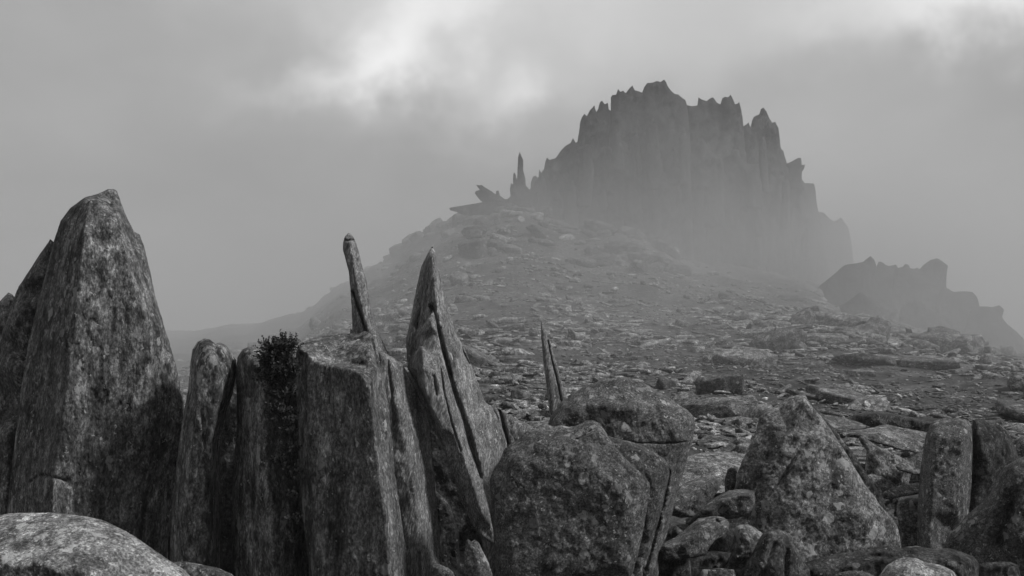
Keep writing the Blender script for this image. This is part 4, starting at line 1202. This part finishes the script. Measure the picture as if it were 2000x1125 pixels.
rock('boulder_face', None, None, 41, [(1760, 600, -10), (1790, 585, -20), (1830, 610, -20), (1860, 640, -10), (1868, 700, 20), (1800, 710, 30), (1750, 650, 10)], thick=40, feats=[(1810, 640, 26)], **kr)
rock('boulder_face', None, None, 40, [(1640, 600, -10), (1680, 570, -20), (1725, 600, -20), (1740, 650, -6), (1736, 690, 20), (1660, 680, 20)], thick=40, feats=[(1690, 630, 26)], **kr)

# ------------------------------------------------------------------ stones on the slope
rngS = np.random.RandomState(23)


def hull(P):
    import bmesh
    bm = bmesh.new()
    for p in P:
        bm.verts.new(p)
    r = bmesh.ops.convex_hull(bm, input=bm.verts)
    bmesh.ops.delete(bm, geom=list({g for g in list(r['geom_interior']) + list(r['geom_unused']) if isinstance(g, bmesh.types.BMVert)}), context='VERTS')
    return bm


def stone_proto(seed, dims, div, name, mat=M_SLAB):
    """unit stone (about 1 m long): a split slab with chipped edges"""
    import bmesh
    rg = np.random.RandomState(seed)
    n = 11
    an = np.sort(rg.uniform(0, 2 * math.pi, n))
    rr = rg.uniform(.72, 1.0, n)
    top = np.stack([np.cos(an) * rr * .5, np.sin(an) * rr * .5 * dims[1], np.full(n, dims[2] * .5) + rg.uniform(-.25, .25, n) * dims[2]], 1)
    k = rg.uniform(.75, 1.12, n)
    botm = np.stack([np.cos(an + .2) * rr * .5 * k, np.sin(an + .2) * rr * .5 * dims[1] * k, np.full(n, -dims[2] * .5) + rg.uniform(-.2, .2, n) * dims[2]], 1)
    mid = np.stack([np.cos(an - .15) * .53 * rr, np.sin(an - .15) * .53 * rr * dims[1], rg.uniform(-.2, .2, n) * dims[2]], 1)
    ridge = np.array([[rg.uniform(-.25, .1), rg.uniform(-.1, .1) * dims[1], dims[2] * .85], [rg.uniform(0, .3), rg.uniform(-.1, .1) * dims[1], dims[2] * .75]])
    bm = hull(np.vstack([top, botm, mid, ridge]))
    bmesh.ops.triangulate(bm, faces=bm.faces)
    if div:
        for _ in range(div):
            bmesh.ops.subdivide_edges(bm, edges=bm.edges, cuts=1, use_grid_fill=True, smooth=.0)
            bmesh.ops.triangulate(bm, faces=bm.faces)
    V = np.array([v.co[:] for v in bm.verts])
    bm.normal_update()
    Nn = np.array([v.normal[:] for v in bm.verts])
    d = fbm(V * 3.1 + seed * 7, 3, .5) * .05 + fbm(V * np.array([4, 4, 14]) + seed, 2, .5) * .02
    V = V + Nn * d[:, None] * min(1, dims[2] * 3 + .25)
    Fc = np.array([[v.index for v in f.verts] for f in bm.faces])
    bm.free()
    return V, Fc


SHAPES = [(1, .6, .16), (1, .5, .12), (1, .45, .22), (1, .7, .14), (1, .55, .3), (1, .8, .45), (1, .35, .16), (1, .5, .18), (1, .65, .2), (1, .42, .1)]
PV = [stone_proto(40 + i, SHAPES[i % len(SHAPES)], 2, 'slab') for i in range(12)]
PVtiny = [stone_proto(40 + i, SHAPES[i % len(SHAPES)], 0, 'slab') for i in range(12)]
PVlow = [stone_proto(40 + i, SHAPES[i % len(SHAPES)], 1, 'slab') for i in range(12)]
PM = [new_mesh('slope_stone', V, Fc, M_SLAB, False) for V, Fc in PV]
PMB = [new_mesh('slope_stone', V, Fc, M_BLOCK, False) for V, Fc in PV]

PMD = {k: new_mesh('rock', PV[k][0], PV[k][1], M_DARK, False) for k in (2, 4, 5, 8)}

cand = []
# spread in bands and clusters; the row of the picture sets how much ground a stone hides
clus = [(rngS.uniform(-12, 16), rngS.uniform(9, 55)) for _ in range(46)]
for i in range(17000):
    if i % 3 == 0:
        cx, cy = clus[rngS.randint(len(clus))]
        y = cy + rngS.normal() * (.6 + cy * .05); x = cx * cy / 30 + rngS.normal() * (1.2 + cy * .07)
    else:
        y = 8.5 * (62 / 8.5) ** rngS.rand() ** .8
        x = y * rngS.uniform(-.42, .62)
    if y < 8.2:
        continue
    sz = .05 * (1 - rngS.rand()) ** -.5
    sz = min(sz, .95 if x > 2 else .6) * (1 + y / 60)
    if y < 13: sz = min(sz, .6)
    cand.append((sz / y, x, y, sz))
for i in range(70):        # broken crest of the left skyline
    u = rngS.uniform(560, 905)
    d = np.interp(u, [560, 680, 740, 830, 900], [97, 77, 69, 63, 60]) + rngS.uniform(-3, 1)
    cand.append((.9, (u - 1000) / F * d, d, rngS.uniform(.5, 1.9) * d / 70 * (.45 if u < 700 else 1)))
for i in range(90):        # block field under the crag
    u, d = rngS.uniform(920, 1330), rngS.uniform(44, 57)
    cand.append((.9 * (rngS.rand() < .5), (u - 1000) / F * d, d, rngS.uniform(.6, 2.0)))
for i in range(60):        # slabs along the nearer brow on the right
    u = rngS.uniform(1480, 1980)
    d = rngS.uniform(25, 33)
    cand.append((.9 * (rngS.rand() < .4), (u - 1000) / F * d, d, rngS.uniform(.5, 1.7)))
for i in range(26000):      # small flat chips between the slabs
    y = 8.6 * (48 / 8.6) ** rngS.rand() ** .9
    x = y * rngS.uniform(-.36, .56)
    if pnoise([[x / 3.2, y / 5.0, 3.3]])[0] < -.12:
        continue
    cand.append((0, x, y, (.035 + .05 * rngS.rand() ** 2) * (.6 + y / 22)))
for i in range(9000):       # thin slabs paving the slope
    y = 10.5 * (44 / 10.5) ** rngS.rand()
    x = y * rngS.uniform(-.34, .55)
    if pnoise([[x / 2.5 + 5, y / 4.5, 8.3]])[0] < -.05:
        continue
    cand.append((0, x, y, rngS.uniform(.12, .34) * (.75 + y / 45)))
cand.sort(key=lambda c: -(c[3] / c[2] + (.02 if c[0] >= .9 else 0)))
xs = np.array([c[1] for c in cand]); ys = np.array([c[2] for c in cand])
zs = ground_z(xs, ys)
zx = ground_z(xs + .3, ys); zy = ground_z(xs, ys + .3)
slx, sly = (zx - zs) / .3, (zy - zs) / .3
from mathutils import Matrix, Euler


def stone_matrix(i, shp):
    sz = cand[i][3]
    yaw = rngS.normal() * (.32 if cand[i][2] < 36 else .9) + (math.pi if rngS.rand() < .5 else 0)
    tl = rngS.normal() * .12 + (rngS.choice([-.5, .5]) if rngS.rand() < .12 else 0)
    nrm = Vector((-slx[i] * .6, -sly[i] * .6, 1)).normalized()
    Q = nrm.to_track_quat('Z', 'Y').to_matrix().to_4x4()
    M = Matrix.Translation((xs[i], ys[i], zs[i] + sz * shp[2] * rngS.uniform(.05, .4))) @ Q @ Euler((-.16 + rngS.normal() * .14, tl, yaw)).to_matrix().to_4x4() @ Matrix.Diagonal((sz * (rngS.uniform(1.0, 1.7) if cand[i][2] < 36 else rngS.uniform(.7, 1.15)), sz * rngS.uniform(.8, 1.2), sz * rngS.uniform(.45, .95), 1))
    return M


for i in range(34):
    k = [4, 5, 2, 8, 5, 4][i % 6]
    if i < 22:
        x, y, s_ = (rngS.uniform(.8, 1.35), rngS.uniform(5.5, 6.6), rngS.uniform(.25, .42)) if i % 2 else (rngS.uniform(2.0, 3.1), rngS.uniform(6.9, 8.6), rngS.uniform(.35, .55))
    else:
        x, y, s_ = rngS.uniform(-1.2, .7), rngS.uniform(6.3, 8.0), rngS.uniform(.35, .6)
    o = bpy.data.objects.new('rock', PMD[k])
    o.location = (x, y, gz(x, y) + s_ * .1)
    o.rotation_euler = (rngS.normal() * .3, rngS.normal() * .3, rngS.uniform(0, 6.3))
    o.scale = (s_, s_, s_ * 1.3)
    COL.objects.link(o)
    tag(o, 'dark blocky rock in the jumble deep between the big foreground boulders', 'rock', 'rocks filling the foreground jumble')
NI = 0
SV, SFc, ST, off = [], [], [], 0
for i in range(len(cand)):
    u_ = 1000 + F * cand[i][1] / cand[i][2]
    visible = -20 < u_ < 2020 and not (u_ < 340)
    k = rngS.randint(len(PV)) if not (cand[i][2] > 36 and cand[i][3] > .7) else rngS.choice([4, 5, 2, 8])
    shp = SHAPES[k % len(SHAPES)]
    M = stone_matrix(i, shp)
    if NI < 285 and visible:
        z = 0 if cand[i][2] < 15 else (1 if cand[i][2] < 32 else 2)
        big = cand[i][3] > (.4, .6, 1.1)[z]
        kd = 'chunky' if shp[2] > .19 else 'thin flat'
        zone = ('near scree', 'middle slope', 'misty upper slope')[z]
        for lim, where in (((900, 'on the left skyline'), (1000, 'under the rock needle'), (1100, 'right of the rock needle'), (1200, 'under the left buttress'), (1300, 'under the summit towers'), (9999, 'under the right towers')) if z == 2 else
                           ((680, 'left of the stone finger'), (1000, 'behind the pointed stones'), (1110, 'around the thin splinter'), (1250, 'above the domed boulder'), (1450, 'right of the domed boulder'),
                            (1580, 'above the triangular plate'), (1700, 'right of the triangular plate'), (1820, 'left of the split boulder'), (1930, 'above the split boulder'), (9999, 'at the right edge'))):
            if u_ < lim:
                break
        kd = ('broad ' if shp[1] > .56 else 'narrow ') + kd
        lab = '%s %s grey %s on the %s, %s' % ('large' if big else 'small', kd, 'block' if 'chunky' in kd else 'slab', zone, where)
        o = bpy.data.objects.new('slope_stone', (PMB if cand[i][2] > 36 else PM)[k])
        o.matrix_world = M
        COL.objects.link(o)
        tag(o, lab, 'stone', '%s %s stones on the %s %s' % ('large' if big else 'small', kd, zone, where))
        NI += 1
    elif visible or i % 4 == 0:
        ap = cand[i][3] / cand[i][2]
        V, Fc = PVtiny[k] if ap < .009 else (PVlow[k] if ap < .03 else PV[k])
        W = V @ np.array(M.to_3x3()).T + np.array(M.translation)
        SV.append(W); SFc.append(Fc + off); off += len(W); ST.append(np.full(len(W), rngS.beta(1.5, 3) * 1.6))
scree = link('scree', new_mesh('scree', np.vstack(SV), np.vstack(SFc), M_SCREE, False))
ta = scree.data.attributes.new('tone', 'FLOAT', 'POINT')
ta.data.foreach_set('value', np.concatenate(ST).astype(np.float32))
tag(scree, kind='stuff', label='countless small grey stones strewn over the dark slope', cat='stones')

# ------------------------------------------------------------------ the air
def haze_box():
    x0, x1, y0, y1, z0, z1 = -130, 130, -25, 190, -75, 21
    V = [(x, y, z) for x in (x0, x1) for y in (y0, y1) for z in (z0, z1)]
    Fc = [[0, 1, 3, 2], [4, 6, 7, 5], [0, 4, 5, 1], [2, 3, 7, 6], [0, 2, 6, 4], [1, 5, 7, 3]]
    m = bpy.data.materials.new('thin_mist')
    m.use_nodes = True
    nt, ln = m.node_tree.nodes, m.node_tree.links
    nt.clear()
    o = nt.new('ShaderNodeOutputMaterial')
    v = nt.new('ShaderNodeVolumePrincipled')
    v.inputs['Color'].default_value = (.97, .97, .97, 1)
    v.inputs['Density'].default_value = HAZE
    v.inputs['Anisotropy'].default_value = 0.0
    ln.new(v.outputs[0], o.inputs['Volume'])
    me = new_mesh('haze', V, Fc, m, False)
    tag(link('haze', me), kind='stuff')


HAZE = 0.0015
haze_box()


def mist_bank():
    """thicker cloud that drifts over the slope and round the foot of the crag"""
    x0, x1, y0, y1, z0, z1 = -110, 110, 12, 175, -45, 19
    V = [(x, y, z) for x in (x0, x1) for y in (y0, y1) for z in (z0, z1)]
    Fc = [[0, 1, 3, 2], [4, 6, 7, 5], [0, 4, 5, 1], [2, 3, 7, 6], [0, 2, 6, 4], [1, 5, 7, 3]]
    m = bpy.data.materials.new('drifting_mist')
    m.use_nodes = True
    nt, ln = m.node_tree.nodes, m.node_tree.links
    nt.clear()
    o = nt.new('ShaderNodeOutputMaterial')
    v = nt.new('ShaderNodeVolumePrincipled')
    v.inputs['Color'].default_value = (.86, .86, .86, 1)
    g = nt.new('ShaderNodeTexCoord'); P = g.outputs['Object']
    s = nt.new('ShaderNodeSeparateXYZ'); ln.new(P, s.inputs[0])
    x, y, z = s.outputs
    M = lambda op, a, b=None, c=None: math_n(nt, ln, op, a, b, c)
    # height above the line of the slope
    rise = M('MULTIPLY', M('MINIMUM', M('MAXIMUM', M('SUBTRACT', y, 25.0), 0.0), 33.0), .24)
    h = M('MAXIMUM', M('SUBTRACT', z, rise), 0.0)
    den = M('POWER', 2.71828, M('MULTIPLY', h, -1 / 2.8))
    fade = M('SMOOTH_MIN', M('MAXIMUM', M('MULTIPLY', M('SUBTRACT', y, 13.0), 1 / 18.0), 0.0), 1.0, .1)
    lat = M('MULTIPLY', M('SUBTRACT', x, 7.0), 1 / 24.0)
    fade = M('MULTIPLY', fade, M('MULTIPLY_ADD', M('POWER', 2.71828, M('MULTIPLY', M('MULTIPLY', lat, lat), -1.0)), .85, .15))
    top = M('MINIMUM', M('MAXIMUM', M('MULTIPLY', M('SUBTRACT', 18.5, z), .2), 0.0), 1.0)
    nz_ = noise(nt, ln, P, .06, 3, .55)
    nn = ramp(nt, ln, nz_, [(.35, .25), (.65, 1.7)])
    den = M('MULTIPLY', M('MULTIPLY', M('MULTIPLY', den, fade), nn), MIST)
    # the denser patch that lies against the right foot of the crag
    def puff(cx, cy, cz, rx, ry, rz, a):
        q = None
        for k, c, r in ((x, cx, rx), (y, cy, ry), (z, cz, rz)):
            d = M('MULTIPLY', M('SUBTRACT', k, c), 1.0 / r); d = M('MULTIPLY', d, d)
            q = d if q is None else M('ADD', q, d)
        return M('MULTIPLY', M('POWER', 2.71828, M('MULTIPLY', q, -1.0)), a)
    for pf in PUFFS:
        den = M('ADD', den, M('MULTIPLY', puff(*pf), nn))
    den = M('MULTIPLY', den, top)
    ln.new(den, v.inputs['Density'])
    ln.new(v.outputs[0], o.inputs['Volume'])
    tag(link('mist', new_mesh('mist', V, Fc, m, False)), kind='stuff')


MIST = .046
PUFFS = [(16.5, 51, 5.5, 7, 4.5, 4.0, .075), (8, 52, 10.5, 4, 3, 3.5, .04), (1, 52, 7.5, 6, 4, 2.5, .05), (20, 38, .5, 9, 4, 2.4, .025)]
mist_bank()
